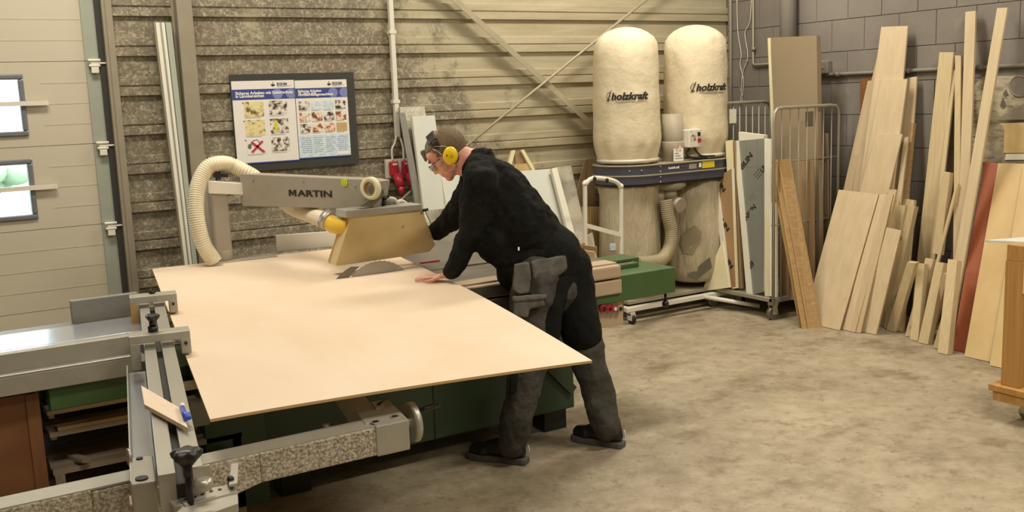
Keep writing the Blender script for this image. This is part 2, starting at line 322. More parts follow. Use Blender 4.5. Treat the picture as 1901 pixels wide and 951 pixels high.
def text(name, body, origin, xdir, ydir, size, mat, parent, ext=.0008, bold=0.0, shear=0.0, width=None, height=None, align='CENTER'):
    cu = bpy.data.curves.new('t', 'FONT'); cu.body = body; cu.size = size; cu.extrude = ext; cu.offset = bold; cu.shear = shear
    cu.align_x = align; cu.align_y = 'CENTER'; cu.resolution_u = 3
    to = bpy.data.objects.new('t', cu); COL.objects.link(to); bpy.context.view_layer.update()
    me = bpy.data.meshes.new_from_object(to.evaluated_get(bpy.context.evaluated_depsgraph_get())); bpy.data.objects.remove(to)
    X = V(xdir).normalized(); Y = V(ydir); Y = (Y-X*Y.dot(X)).normalized(); Z = X.cross(Y); xs = [v.co.x for v in me.vertices]; ys = [v.co.y for v in me.vertices]
    kx = (width/(max(xs)-min(xs))) if width else 1; ky = (height/(max(ys)-min(ys))) if height else kx
    cy = (max(ys)+min(ys))/2; cx = (max(xs)+min(xs))/2 if align == 'CENTER' else min(xs)
    for v in me.vertices: v.co = V(origin)+X*((v.co.x-cx)*kx)+Y*((v.co.y-cy)*ky)+Z*v.co.z
    me.materials.clear(); me.materials.append(MT[mat]); me.name = name; o = bpy.data.objects.new(name, me); COL.objects.link(o)
    if parent: o.parent = parent; o.matrix_parent_inverse = Matrix.Translation(-world_loc(parent))
    return o
# ================================================================== THE ROOM
XR, YB = 6.5, 6.8
struct(MB().box(-3.0, XR+.25, -3.5, YB+.25, -.1, 0).build('floor', 'floor'))
struct(MB().box(-3.2, XR+.25, -3.7, YB+.25, 4.4, 4.5).build('ceiling', 'ceil'))
struct(MB().box(-3.2, -3.0, -3.7, YB+.25, 0, 4.4).build('wall_left', 'sidewall'))
struct(MB().box(-3.0, XR+.25, -3.7, -3.5, 0, 4.4).build('wall_front', 'sidewall'))
# right wall: a backing slab (mortar) with proud painted blocks
wr = struct(MB().box(XR+.006, XR+.25, -3.5, YB+.25, 0, 4.4).build('wall_right', 'mortar'))
bm0 = {}
def block_at(y0, y1, z0, z1):
    d = (round(y1-y0, 3), round(z1-z0, 3)); g = .0022; j = random.uniform(0, .002)
    o = MB().box(XR-j, XR+.02, y0+g, y1-g, z0+g, z1-g).build('block', 'block', wr, bevel=.003); return o
BL, BH = .317, .25
z = .04
for r in range(-1, 11):
    z0 = max(0, .04+BH*r); z1 = .04+BH*(r+1); off = 4.505 if r % 2 == 1 else 4.505+BL/2
    y = off-BL*3
    while y < YB-.01:
        y1 = min(y+BL, YB)
        if y1-y > .03: block_at(y, y1, z0, z1)
        y += BL
rest = MB()
for r in range(-1, 18):
    z0 = max(0, .04+BH*r); z1 = min(4.4, .04+BH*(r+1)); off = 4.505 if r % 2 == 1 else 4.505+BL/2; y = off-BL*3 if r < 11 else off+BL*8
    while y > -3.4:
        if z0 < 4.38: rest.box(XR, XR+.02, y-BL+.004, y-.004, z0+.004, z1-.004)
        y -= BL
o = rest.build('block_courses', 'block', wr); o['kind'] = 'stuff'
# back wall: cladding cassettes, each course a part, right of the door
DX = 1.22
wb = struct(MB().box(DX, XR+.25, YB+.03, YB+.25, 0, 4.4).box(-3.0, DX, YB+.03, YB+.25, 2.95, 4.4).box(-3.0, -1.9, YB+.03, YB+.25, 0, 2.95).build('wall_back', 'galv'))
def cassette(zt, x0, x1):
    p = [(0, 0), (.018, -.006), (.018, -.053), (.008, -.057), (.008, -.063), (.026, -.069), (.026, -.119), (0.0, -.125), (0, -.25)]  # out, down
    pts = [(x0, YB+.012-a, zt+d) for a, d in p]+[(x0, YB+.032, zt-.25), (x0, YB+.032, zt)]
    return MB().prism(pts, (x1-x0, 0, 0)).build('wall_panel', 'galv', wb)
for k in range(-8, 10):
    zt = 2.0+.25*k
    if zt-.25 < 4.4: cassette(zt, DX, XR-.001)
# steel column and door frame
struct(MB().box(1.63, 1.73, YB-.10, YB-.02, 0, 4.4).box(1.615, 1.745, YB-.02, YB, 0, 4.4).build('trim_column', 'steel', bevel=.004))
struct(MB().box(1.185, 1.225, YB-.05, YB+.03, 0, 4.4).box(1.205, 1.245, YB-.055, YB-.05, 0, 4.4).build('trim_door_frame', 'steel', bevel=.003))
struct(MB().box(1.15, 1.19, YB-.01, YB+.2, 0, 4.4).build('trim_door_gap', 'rubber'))
# sectional door
door = struct(MB().box(-1.9, 1.15, YB+.075, YB+.085, 2.9, 2.95).build('door_1', 'door'))
PZ = [.03, .56, 1.075, 1.59, 2.105, 2.62, 2.95]
XW = [(.02, .705), (-.95, -.27)]
for i in range(6):
    z0, z1 = PZ[i], PZ[i+1]-.003; m = MB(); m.box(-1.9, 1.15, YB+.045, YB+.06, z1, z1+.003); y0, y1 = YB+.02, YB+.06
    if i in (2, 3):
        w0, w1 = PZ[i]+.065, PZ[i]+.065+.375
        m.box(-1.9, 1.15, y0, y1, z0, w0).box(-1.9, 1.15, y0, y1, w1, z1)
        xs = [-1.9, XW[1][0], XW[1][1], XW[0][0], XW[0][1], 1.15]
        for a, b in ((0, 1), (2, 3), (4, 5)): m.box(xs[a], xs[b], y0, y1, w0, w1)
    else: m.box(-1.9, 1.15, y0, y1, z0, z1)
    for q in range(1, 4):
        zz = z0+(z1-z0)*q/4
        if i not in (2, 3) : m.box(-1.9, 1.07, y0-.0015, y0, zz-.004, zz+.004)
        else: m.box(.8, 1.07, y0-.0015, y0, zz-.004, zz+.004)
    p = m.build('door_panel', 'door', door)
    MB().box(1.07, 1.15, y0-.012, y0-.0005, z0, z1).build('end_cap', 'doorcap', p)
    hz = z1
    if i < 5:
        h = MB().box(1.085, 1.145, y0-.03, y0-.012, hz-.035, hz+.012).box(1.095, 1.14, y0-.045, y0-.03, hz-.075, hz-.01)
        h.cyl((1.08, y0-.035, hz+.004), (1.155, y0-.035, hz+.004), .009).cyl((1.085, y0-.04, hz-.03), (1.15, y0-.04, hz-.03), .008).cyl((1.14, y0-.035, hz-.015), (1.19, y0-.035, hz-.015), .006)
        h.build('hinge', 'white', p, bevel=.002)
for n, i in ((1, 3), (2, 2)):
    w0 = PZ[i]+.065; w1 = w0+.375
    for (xa, xb) in XW[:1] if True else XW:
        m = MB(); t = .032; y0, y1 = YB+.005, YB+.07
        m.box(xa, xb, y0, y1, w0, w0+t).box(xa, xb, y0, y1, w1-t, w1).box(xa, xa+t, y0, y1, w0+t, w1-t).box(xb-t, xb, y0, y1, w0+t, w1-t)
        wf = struct(m.build('window_%d' % n, 'winframe', bevel=.008))
        MB().box(xa+t, xb-t, YB+.035, YB+.041, w0+t, w1-t).build('pane', 'glass', wf)
        zb = (w0+w1)/2+.01
        MB().box(-.3, .83, YB-.012, YB+.004, zb-.014, zb+.014).build('security_bar', 'white', wf)
for n, i in ((3, 3), (4, 2)):  # unseen second window column, added for daylight and reflections on the saw table
    w0 = PZ[i]+.065; w1 = w0+.375; xa, xb = XW[1]; t = .032; m = MB(); y0, y1 = YB+.005, YB+.07
    m.box(xa, xb, y0, y1, w0, w0+t).box(xa, xb, y0, y1, w1-t, w1).box(xa, xa+t, y0, y1, w0+t, w1-t).box(xb-t, xb, y0, y1, w0+t, w1-t)
    wf = struct(m.build('window_%d' % n, 'winframe', bevel=.008)); MB().box(xa+t, xb-t, YB+.035, YB+.041, w0+t, w1-t).build('pane', 'glass', wf)
struct(MB().box(-12, 12, YB+.3, 30, -.35, -.05).build('outdoor_ground', 'asphalt'))
for hx, lab in ((-4.5, 'left'), (.8, 'middle'), (6.0, 'right')):
    b = MB(); rb = random.Random(hx)
    for q in range(40): b.ell((hx+rb.uniform(-1.5, 1.5), 24+rb.uniform(-1, 1), rb.uniform(-.2, .75)), .4, .4, .3, nu=10, nv=7)
    tag(b.build('bush', 'outdoor'), 'pale green bush outside behind the lower door window, '+lab+' of three', 'bush', 'bushes outside')
LN = ['left rear', 'right rear', 'left middle', 'right middle', 'front']; LI_ = 0
for (x, y, lx, ly, p) in LIGHTS:
    t = thing('ceiling_light', 'long fluorescent ceiling light, '+LN[LI_]+' of the five', 'light', (x, y, LZ), 'ceiling lights'); LI_ += 1
    MB().box(x-.8, x+.8, y-.25, y+.25, LZ, LZ+.05).build('housing', 'white', t); MB().cyl((x, y, LZ+.05), (x, y, 4.4), .01).build('hanger', 'zinc', t)
# cross braces on the back wall
def bar_on(a, b, w, t, name, mat, label, cat):
    return tag(MB().bar(a, b, w, t, (0, 1, 0)).build(name, mat, bevel=.002), label, cat)
a, b = ony(845, 0, YB-.09), ony(1095, 228, YB-.09); d = (b-a).normalized()
br = thing('steel_brace', 'diagonal angle iron brace falling left to right across the clad wall', 'brace', b+d*.3)
MB().bar(a-d*1.8, b+d*.3, .045, .006, (0, 1, 0)).build('flange', 'brace', br); up_ = V((0, 1, 0)).cross(d).normalized()
MB().bar(a-d*1.8-up_*.021+V((0, .022, 0)), b+d*.3-up_*.021+V((0, .022, 0)), .006, .045, (0, 1, 0)).build('web', 'brace', br)
a, b = ony(1205, -5, YB-.12), ony(872, 266, YB-.12); d = (b-a).normalized()
tag(MB().tube([a-d*.7, b+d*.9], .011, 10).build('steel_rod', 'brace'), 'thin diagonal steel rod rising to the right behind the filter bags', 'rod')
# ------------------------------------------------------------------ aluminium guide rails leaning beside the column
def ps(pts, Y): return [ony(x, y, Y) for x, y in pts]
t = thing('guide_rails', 'tall bundle of white and grey metal rails leaning left of the column', 'rails', (1.56, 6.5, 0))
for i, (x0, x1, mt, dy) in enumerate(((0, 3, 'steel', .0), (3, 10, 'white', .012), (10, 14, 'doorcap', 0), (14, 19.5, 'white', .014), (19.5, 21.5, 'rubber', 0), (21.5, 32, 'doorcap', .010))):
    tl, tr = V(ony(285+x0, 42, 6.72)), V(ony(285+x1, 42, 6.72)); k = .80
    bl_, br_ = V(ony(340+(x0*k), 490, 6.6)), V(ony(340+(x1*k), 490, 6.6)); e = (bl_-tl)*.92
    MB().prism([tl, tr, br_+(br_-tr)*.92, bl_+e], (0, .03+dy, 0)).build('rail', mt, t) if False else MB().prism([p-V((0, dy, 0)) for p in (tl, tr, br_+(br_-tr)*.92, bl_+e)], (0, .03+dy, 0)).build('rail', mt, t)
# ------------------------------------------------------------------ safety posters
YP = YB-.026
tag(MB().box(1.955, 2.85, YP, YP+.010, 1.345, 2.0).build('backing_film', 'rubber'), 'black film backing sheet behind the two safety posters', 'film')
def at_p(px, py): p = ony(px, py, YP); return p
def poster(name, label, x0, x1, z0, z1, lines, big):
    t = thing(name, label, 'poster', (x0, YP, z0)); w = x1-x0; h = z1-z0; y = YP-.003
    MB().box(x0, x1, y, YP, z0, z1).build('sheet', 'poster', t)
    R = lambda nm, mt, a, b, c, d, k=1: MB().box(x0+a*w, x0+b*w, y-.0012*k, y, z1-d*h, z1-c*h).build(nm, mt, t)
    hd = R('header_band', 'blue', 0, 1, .10, .225)
    for cx, rr in ((.72, .085), (1.0-.06, .085)):
        pts = [(min(x1, x0+cx*w+rr*h*1.25*math.cos(a)*.62), y-.0013, z1-.165*h+rr*h*.72*math.sin(a)) for a in [2*math.pi*k/24 for k in range(24)]]
        MB().prism(pts, (0, -.0006, 0)).build('header_circle', 'blue2', hd)
    for k, ln in enumerate(lines):
        text('title', ln, (x0+.05*w, y-.0022, z1-(.135+.026*k if len(lines) > 2 else .145+.036*k)*h), (1, 0, 0), (0, 0, 1), .024 if len(lines) > 2 else .028, 'white2', hd, .0003, .0008, align='LEFT')
    R('footer_band', 'blue', 0, 1, .985, 1)
    text('logo_lettering', 'BGHM', (x0+.72*w, y-.0015, z1-.045*h), (1, 0, 0), (0, 0, 1), .026, 'pgr', t, .0003, .0006, align='LEFT')
    pts = [(x0+.655*w+.014*math.cos(a), y-.001, z1-.05*h+.012*math.sin(a)*(1 if math.sin(a) < 0 else .25)) for a in [2*math.pi*k/16 for k in range(16)]]
    MB().prism(pts, (0, -.0006, 0)).ell((x0+.655*w, y-.001, z1-.028*h), .004, .001, .004, nu=10, nv=6).build('logo_emblem', 'blackp', t)
    for k in range(2): R('caption_line', 'pgr', .72, .95-.08*k, .068+.009*k, .070+.009*k)
    return t, R, w, h, y
t, R, w, h, y = poster('safety_poster', 'left white safety poster with six pictures and a red cross', 1.963, 2.40, 1.395, 1.955, ['Sicheres Arbeiten mit Gehörschutz', 'in Lärmbereichen'], True)
for k, (c0, c1, m1, m2) in enumerate(((.25, .43, 'ptan', 'pgrey'), (.47, .66, 'ptan', 'pgrey'), (.70, .88, 'poster', 'pgrey'))):
    a = R('picture', m1, .17, .48, c0, c1); b = R('picture', m2, .565, .86, c0-.005, c1-.015)
    R('caption_line', 'pgr', .17, .42, c1+.012, c1+.015); R('caption_line', 'pgr', .565, .80, c1, c1+.003)
    MB().ell((x_ := 1.963+.155*w, y-.001, 1.955-(c0+.012)*h), .005, .0008, .005, nu=10, nv=6).build('number_dot', 'pgr', t)
MB().ell((1.963+.36*w, y-.0016, 1.955-.345*h), .045, .0008, .022).ell((1.963+.28*w, y-.0016, 1.955-.29*h), .018, .0008, .016).build('machine_drawing', 'ptan', t)
MB().ell((1.963+.66*w, y-.0016, 1.955-.56*h), .014, .0012, .042).build('ear_plug_picture', 'pyel', t)
MB().tube([(1.963+.22*w, y-.001, 1.955-.78*h), (1.963+.27*w, y-.001, 1.955-.72*h), (1.963+.34*w, y-.001, 1.955-.71*h), (1.963+.39*w, y-.001, 1.955-.77*h)], .003, 6).ell((1.963+.21*w, y-.001, 1.955-.79*h), .014, .0015, .018).build('ear_muff_picture', 'pgr', t)
MB().bar((1.963+.24*w, y-.004, 1.955-.86*h), (1.963+.42*w, y-.004, 1.955-.73*h), .014, .002, (0, 1, 0)).bar((1.963+.24*w, y-.004, 1.955-.735*h), (1.963+.44*w, y-.004, 1.955-.865*h), .014, .002, (0, 1, 0)).build('red_cross', 'pred', t)
t, R, w, h, y = poster('safety_poster', 'right white safety poster with twelve small pictures in a grid', 2.405, 2.79, 1.405, 1.950, ['Sicheres Arbeiten', 'an Tisch- und', 'Formatkreissägemaschinen'], False)
pm = ['pgrey', 'plight', 'plight', 'pgrey', 'pora', 'pora', 'pgrey', 'pora', 'pgrey', 'pora', 'pora', 'cream']
for r in range(3):
    for c in range(4):
        R('picture', pm[r*4+c], .045+.235*c, .045+.235*c+.205, .265+.145*r, .375+.145*r)
        R('caption_line', 'pgr', .045+.235*c, .045+.235*c+.15, .385+.145*r, .388+.145*r)
R('text_field', 'plight', .0, 1, .70, .985)
for c in range(4):
    for r in range(8): R('text_line', 'blue2', .05+.235*c, .05+.235*c+(.19-.03*(r*c % 3)), .735+.026*r, .738+.026*r, 2)
R('logo_box', 'white2', .74, .96, .925, .968, 2)
# ------------------------------------------------------------------ conduit with red sockets
t = thing('wall_conduit', 'white plastic conduit running down the clad wall to the red sockets', 'conduit', (3.17, YB-.05, 1.51))
MB().box(3.145, 3.18, YB-.055, YB-.02, 1.52, 4.4).build('duct', 'white', t, bevel=.003)
for zz in (1.78, 2.28): MB().box(3.135, 3.19, YB-.058, YB-.015, zz-.012, zz+.012).build('clip', 'white', t)
for sx, ex in ((-.008, 3.108), (.008, 3.20)):
    MB().tube(spline([(3.163+sx, YB-.04, 1.54), (3.163+sx*3.5, YB-.045, 1.48), (ex, YB-.045, 1.43), (ex, YB-.045, 1.35)]), .009, 8).build('cable', 'white', t)
for i, xx in enumerate((3.10, 3.20)):
    s = thing('power_socket', ('left red power socket with plug under the white conduit', 'right red power socket with plug next to the foil panel')[i], 'socket', (xx, YB-.02, 1.2), )
    MB().box(xx-.045, xx+.045, YB-.05, YB-.01, 1.22, 1.36).build('socket_box', 'white', s, bevel=.004)
    MB().box(xx-.032, xx+.032, YB-.10, YB-.051, 1.24, 1.345).build('socket_body', 'red', s, bevel=.012)
    MB().box(xx-.018, xx+.018, YB-.102, YB-.1, 1.318, 1.332).build('rating_label', 'white', s)
    MB().cyl((xx+.01, YB-.11, 1.25), (xx+.016, YB-.15, 1.16), .034, .036).cyl((xx-.02, YB-.12, 1.245), (xx+.04, YB-.12, 1.245), .01).cyl((xx+.016, YB-.15, 1.165), (xx+.017, YB-.152, 1.10), .030, .014).build('plug', 'red', s)
    MB().tube(spline([(xx+.017, YB-.152, 1.11), (xx+.018, YB-.155, 1.0), (xx+.03, YB-.16, .6), (xx, YB-.15, .1)]), .008, 8).build('lead', 'black', s)
# ------------------------------------------------------------------ pipes on the right wall
c = onx(1461, 0, XR-.1)
tag(MB().cyl((XR-.085, c.y, 1.0), (XR-.085, c.y, 4.4), .068, seg=28).build('down_pipe', 'block'), 'thick grey vertical pipe on the block wall behind the tall foam board', 'pipe')
c = onx(1353, 60, XR-.03)
tag(MB().cyl((XR-.02, YB-.06, 0), (XR-.02, YB-.06, 4.4), .014).build('corner_pipe', 'steel'), 'thin vertical pipe in the corner beside the right filter bag', 'pipe')
XC = XR-.025
p0, p1, p2, p3 = onx(1397, 0, XC), onx(1398, 121, XC), onx(1424, 121, XC), onx(1450, 119, XC)
t = thing('electric_conduit', 'thin grey electric conduit bending down and along the block wall', 'conduit', (XC, p1.y, 0))
MB().tube([(XC, p1.y, 4.4), (XC, p1.y, p1.z+.02), (XC, p1.y-.02, p1.z), (XC, 5.9, p1.z)], .011, 10).build('left_run', 'steel', t)
q0 = onx(1530, 139, XC); q1 = onx(1680, 129, XC)
MB().tube([(XC, q0.y, q0.z), (XC, q0.y-.03, q0.z-.0), (XC, 2.2, q0.z)], .014, 10).build('right_run', 'block', t)
for px in (1554, 1684, 1820):
    c = onx(px, 132, XC); MB().cyl((XC, c.y-.025, q0.z), (XC, c.y+.025, q0.z), .02).build('coupling', 'block', t)
c = onx(1399, 91, XC); MB().cyl((XC, c.y, c.z-.015), (XC, c.y, c.z+.015), .018).build('coupling', 'steel', t)
c = onx(1527, 125, XR-.06)
sw = thing('junction_box', 'small grey junction box on the block wall beside the tall foam board', 'box', (XR, c.y, c.z-.06))
MB().box(XR-.06, XR, c.y-.05, c.y+.055, c.z-.055, c.z+.055).build('box_body', 'block', sw, bevel=.012); MB().box(XR-.064, XR-.06, c.y-.02, c.y+.03, c.z-.012, c.z+.018).build('label_plate', 'steel', sw)
for i, pts in enumerate((((1395, 0), (1392, 40), (1383, 62), (1388, 105), (1378, 140), (1375, 195)), ((1368, 0), (1370, 60), (1376, 100), (1374, 120), (1380, 150), (1377, 196)), ((1388, 112), (1378, 132), (1373, 160), (1379, 180)))):
    tag(MB().tube(spline([onx(x, y, XR-.02) for x, y in pts]), .0035, 6).build('loose_wire', 'white' if i < 2 else 'steel'),
        ('pale wire hanging down beside the vertical conduit in the corner', 'pale wire hanging nearest the corner pipe', 'short loose grey wire end low on the corner blocks')[i], 'wire')
# ================================================================== THE SAW
TY = 4.25      # front plane of the machine
saw = thing('panel_saw', 'large green sliding table panel saw carrying the plywood sheet', 'saw', (2.0, 4.9, 0))
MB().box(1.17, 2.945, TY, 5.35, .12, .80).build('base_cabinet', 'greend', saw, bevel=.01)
MB().box(1.20, 2.90, TY-.004, TY, .62, .63).box(2.1, 2.104, TY-.004, TY, .12, .8).build('cabinet_seam', 'black', saw)
for x, y in ((1.33, TY+.05), (2.78, TY+.05), (1.33, 5.2), (2.78, 5.2)): MB().box(x, x+.14, y, y+.12, 0, .13).build('foot', 'black', saw)
MB().bar((2.55, TY-.01, .62), (2.93, TY-.01, .22), .05, .02, (0, 1, 0)).build('brace_strap', 'greend', saw)
# fixed table
MB().box(1.25, 3.0, 4.80, 5.75, .81, .872).build('fixed_table', 'darkiron', saw, bevel=.004)
MB().box(3.0, 3.35, 4.85, 5.55, .82, .868).build('extension_table', 'darkiron', saw, bevel=.004)
MB().box(1.75, 2.55, 4.79, 4.80, .86, .874).build('table_insert', 'alu', saw)
# guide body with green beam to the right
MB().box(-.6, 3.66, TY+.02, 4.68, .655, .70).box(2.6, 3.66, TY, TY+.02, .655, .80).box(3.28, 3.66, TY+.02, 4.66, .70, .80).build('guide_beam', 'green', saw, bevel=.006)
MB().box(3.27, 3.60, 4.50, 4.66, .80, .835).box(3.27, 3.52, 4.40, 4.46, .80, .825).build('guide_ledge', 'green', saw, bevel=.004)
MB().box(3.27, 3.52, 4.47, 4.49, .80, .83).build('guide_rail', 'black', saw)
# sliding carriage, right part: taupe fascias
car = MB().box(2.0, 3.27, TY-.012, 4.74, .79, .862).build('sliding_carriage', 'taupe', saw, bevel=.012)
MB().box(2.0, 3.268, TY-.016, TY-.001, .705, .783).build('lower_fascia', 'taupe', car, bevel=.012)
MB().box(2.0, 3.22, TY-.01, 4.25+.006, .784, .789).build('fascia_gap', 'black', car)
for y0, y1, m_ in ((4.27, 4.38, 'taupe'), (4.385, 4.47, 'darkiron'), (4.475, 4.58, 'darkiron'), (4.585, 4.73, 'darkiron')):
    MB().box(2.0, 3.262, y0, y1, .862, .872).build('table_strip', m_, car, bevel=.002)
MB().box(2.0, 3.25, 4.38, 4.385, .862, .866).build('groove', 'black', car)
MB().box(2.0, 2.75, TY-.02, TY-.013, .80, .855).box(2.0, 2.75, TY-.02, TY-.013, .71, .78).build('dark_fascia', 'darkiron', car)
# hanging control panel and knob
MB().box(2.98, 3.30, TY+.02, TY+.08, .52, .655).build('control_panel', 'taupe', saw, bevel=.004)
MB().box(3.18, 3.36, TY+.09, TY+.2, .56, .655).build('drive_cover', 'orange', saw, bevel=.004)
for i, (px, r, mt) in enumerate(((1116, .021, 'red'), (1127, .016, 'red'), (1136, .017, 'red'), (1146, .017, 'steel'))):
    c = ony(px, 572, TY+.02); b_ = MB().cyl(c, c-V((0, .03, 0)), r).build('push_button', mt, saw); MB().cyl(c-V((0, .03, 0)), c-V((0, .034, 0)), r*.6).build('button_face', 'black' if i != 2 else 'white', b_)
c = ony(1235, 530, TY+.05); MB().cyl((c.x, TY+.05, .66), (c.x, TY+.05, .60), .008).ell((c.x, TY+.05, .585), .020, .020, .022).build('clamp_knob', 'black', saw)
# blade and riving knife
bc = V((2.075, 4.768, .752))
ang = [2*math.pi*k/96 for k in range(96)]
MB().prism([(bc.x+(.205+(.004 if k % 2 else 0))*math.cos(a), bc.y-.0015, bc.z+(.205+(.004 if k % 2 else 0))*math.sin(a)) for k, a in enumerate(ang)], (0, .003, 0)).build('saw_blade', 'alu2', saw)
pts = [(bc.x+.30*math.cos(a), bc.y-.001, bc.z+.225*math.sin(a)) for a in [math.radians(q) for q in range(165, 119, -5)]]+[(bc.x+.215*math.cos(a), bc.y-.001, bc.z+.216*math.sin(a)) for a in [math.radians(q) for q in range(118, 166, 5)]]
MB().prism(pts, (0, .0025, 0)).build('riving_knife', 'darkiron', saw)
# upright fence strip at the far side
f0, f1 = onz(515, 467, .895), onz(640, 457, .895)
MB().prism([f0, f1+(f1-f0)*.6, f1+(f1-f0)*.6+V((0, 0, .10)), f0+V((0, 0, .10))], (.0, .02, 0)).build('rip_fence', 'white', saw, bevel=.002)
# ---- overhead guard: post, arm, rail, plexiglass
PX, PY = 1.56, 5.82
MB().box(PX-.055, PX+.045, PY-.045, PY+.045, .92, 1.36).build('guard_post', 'martin', saw, bevel=.012)
MB().cyl((PX, PY, .90), (PX, PY, .96), .055).box(PX-.10, PX+.30, PY-.08, PY+.06, .875, .90).build('post_flange', 'martin', saw, bevel=.003)
MB().box(PX-.1, PX+.06, 5.72, 5.86, .2, .88).build('post_leg', 'greend', saw)
A0 = V((1.72, 5.78, 0)); A1 = V((2.16, 4.87, 0)); ad = (A1-A0).normalized(); an = V((ad.y, -ad.x, 0))
if an.y > 0: an = -an
za, zb_ = 1.21, 1.40
def Pa(s, z, o=0): return V((A0.x, A0.y, 0))+ad*s+V((0, 0, z))+an*o
L_ = (A1-A0).length
arm = MB().prism([Pa(0, 1.212, .05), Pa(L_*.985, 1.222, .05), Pa(L_*1.0, 1.262, .05), Pa(L_*1.03, 1.37, .05), Pa(L_*.96, 1.378, .05), Pa(0, 1.40, .05)], -an*.10).build('guard_arm', 'martin', saw, bevel=.003)
text('lettering', 'ARTIN', Pa(L_*.545+.031, 1.297, .0515), ad, (0, 0, 1), .1, 'blackp', arm, .0012, .0022, width=.258, height=.036)
m0 = L_*.545-.163
def mq(a): return MB().prism([Pa(m0+x, 1.297+z_, .0505) for x, z_ in a], an*.0022)
mm = mq([(0, -.018), (0, .018), (.016, .018), (.0285, .001), (.041, .018), (.057, .018), (.057, -.018), (.045, -.018), (.045, .004), (.0285, -.015), (.012, .004), (.012, -.018)])
mm.build('lettering', 'blackp', arm)
for s_, z_ in ((.11, 1.37), (.5, 1.365), (.87, 1.345)):
    MB().cyl(Pa(L_*s_, z_, .05), Pa(L_*s_, z_, .056), .006).build('screw', 'zinc', arm)
br_ = MB().hexa([(PX-.07, PY-.06, 1.30), (1.74, 5.74, 1.27), (1.78, 5.84, 1.27), (PX-.05, PY+.06, 1.30), (PX-.07, PY-.06, 1.375), (1.74, 5.74, 1.335), (1.78, 5.84, 1.335), (PX-.05, PY+.06, 1.375)]).build('arm_bracket', 'white', saw, bevel=.004)
MB().bar((PX-.01, PY-.03, 1.37), (PX-.01, PY-.03, 1.46), .012, .012, (0, 1, 0)).bar((PX+.02, PY+.02, 1.37), (PX+.02, PY+.02, 1.45), .012, .012, (0, 1, 0)).bar((PX-.03, PY-.04, 1.40), (PX+.05, PY-.05, 1.395), .02, .02).build('hose_clamp', 'black', saw)
GY = 4.83
g = [ony(x, y, GY) for x, y in ((652, 404), (783, 388), (808, 455), (798, 467), (745, 477), (626, 494), (624, 489))]
MB().prism(g, (0, .006, 0)).build('guard_plate', 'plexi', saw)
MB().prism([p+V((0, .11, 0)) for p in g], (0, .006, 0)).build('guard_plate', 'plexi', saw)
MB().prism([g[5]+V((0, .006, 0)), g[0]+V((0, .006, 0)), g[0]+V((0, .11, 0)), g[5]+V((0, .11, 0))], (.006, 0, 0)).build('guard_front_plate', 'plexi', saw)
for px, py in ((748, 421), (800, 440), (642, 437), (665, 400)):
    c = ony(px, py, GY); MB().cyl(c, c-V((0, .005, 0)), .005, seg=10).build('screw', 'zinc', saw)
r0, r1, r2, r3 = [ony(x, y, GY-.012) for x, y in ((642, 391), (783, 379), (783, 390), (642, 405))]
MB().prism([r0, r1, r2, r3], (0, .14, 0)).build('guard_rail', 'alu2', saw, bevel=.003)
c = ony(785, 391, GY-.012); MB().cyl(c, c+V((.03, 0, .004)), .008, seg=10).build('pivot_bolt', 'black', saw)
c = ony(713, 378, GY+.05); MB().cyl(c-V((0, 0, .01)), c+V((0, 0, .025)), .012).cyl(c+V((0, 0, .025)), c+V((0, 0, .038)), .022).bar(c+V((-.03, 0, .034)), c+V((.03, 0, .034)), .014, .012).build('wing_knob', 'black', saw)
MB().prism([ony(x, y, GY+.0) for x, y in ((668, 384), (712, 352), (714, 362), (692, 384))], (0, .05, 0)).build('hinge_arm', 'darkiron', saw)
for k, pts in enumerate((((692, 382), (700, 374), (714, 370), (730, 370), (738, 378)), ((700, 383), (715, 376), (728, 377), (742, 384)), ((730, 380), (745, 374), (758, 382)))):
    MB().tube(spline([ony(x, y, GY+.09+.02*k) for x, y in pts]), .012, 10).build('coiled_cable', 'rope', saw)
MB().tube([ony(735, 380, GY+.1), ony(760, 357, GY+.25)], .006, 8).build('support_rod', 'darkiron', saw)
# hose
HP = [(398, 486, 5.70), (378, 455, 5.70), (366, 410, 5.72), (364, 370, 5.75), (370, 338, 5.78), (385, 312, 5.80), (405, 304, 5.80), (430, 307, 5.82), (465, 325, 5.78), (500, 352, 5.86), (540, 384, 5.68), (575, 398, 5.40), (600, 408, 5.14), (620, 418, 4.98)]
hose([ony(x, y, Y) for x, y, Y in HP], .044, .0125, .05).build('extraction_hose', 'hose', saw)
MB().tube([ony(602, 406, 5.05), ony(612, 411, 5.02)], .053, 20).build('hose_band', 'zinc', saw)
MB().tube(spline([ony(606, 409, 5.04), ony(622, 419, 4.97), ony(636, 421, 4.92), ony(650, 420, 4.88)]), .043, 20).build('nozzle', 'yel', saw)
# ---- left part of the sliding carriage (long aluminium tables)
def slabx(name, x0, x1, y0, y1, z0, z1, mt, par, bev=.002): return MB().box(x0, x1, y0, y1, z0, z1).build(name, mt, par, bevel=bev)
slabx('front_profile', -1.2, .675, 3.90, 3.985, .79, .858, 'alu2', saw)
slabx('profile_lip', -1.2, .675, 3.90, 3.925, .858, .866, 'alu', saw)
slabx('rear_profile', -1.2, .70, 3.985, 4.03, .80, .925, 'alu2', saw)
slabx('sliding_table', -1.2, .80, 4.045, 4.30, .80, .872, 'alubright', saw)
slabx('sliding_table', -1.2, .82, 4.308, 4.62, .80, .872, 'alubright', saw)
slabx('table_groove', -1.2, .80, 4.300, 4.308, .80, .862, 'black', saw)
slabx('side_channel', -1.2, .84, 4.64, 4.76, .84, .862, 'galvp', saw)
MB().box(ony(133, 590, 4.72).x, .86, 4.70, 4.74, .86, .965).build('rear_plate', 'galvp', saw, bevel=.003)
slabx('rear_rail', -1.2, .60, 5.0, 5.09, .70, .76, 'doorcap', saw)
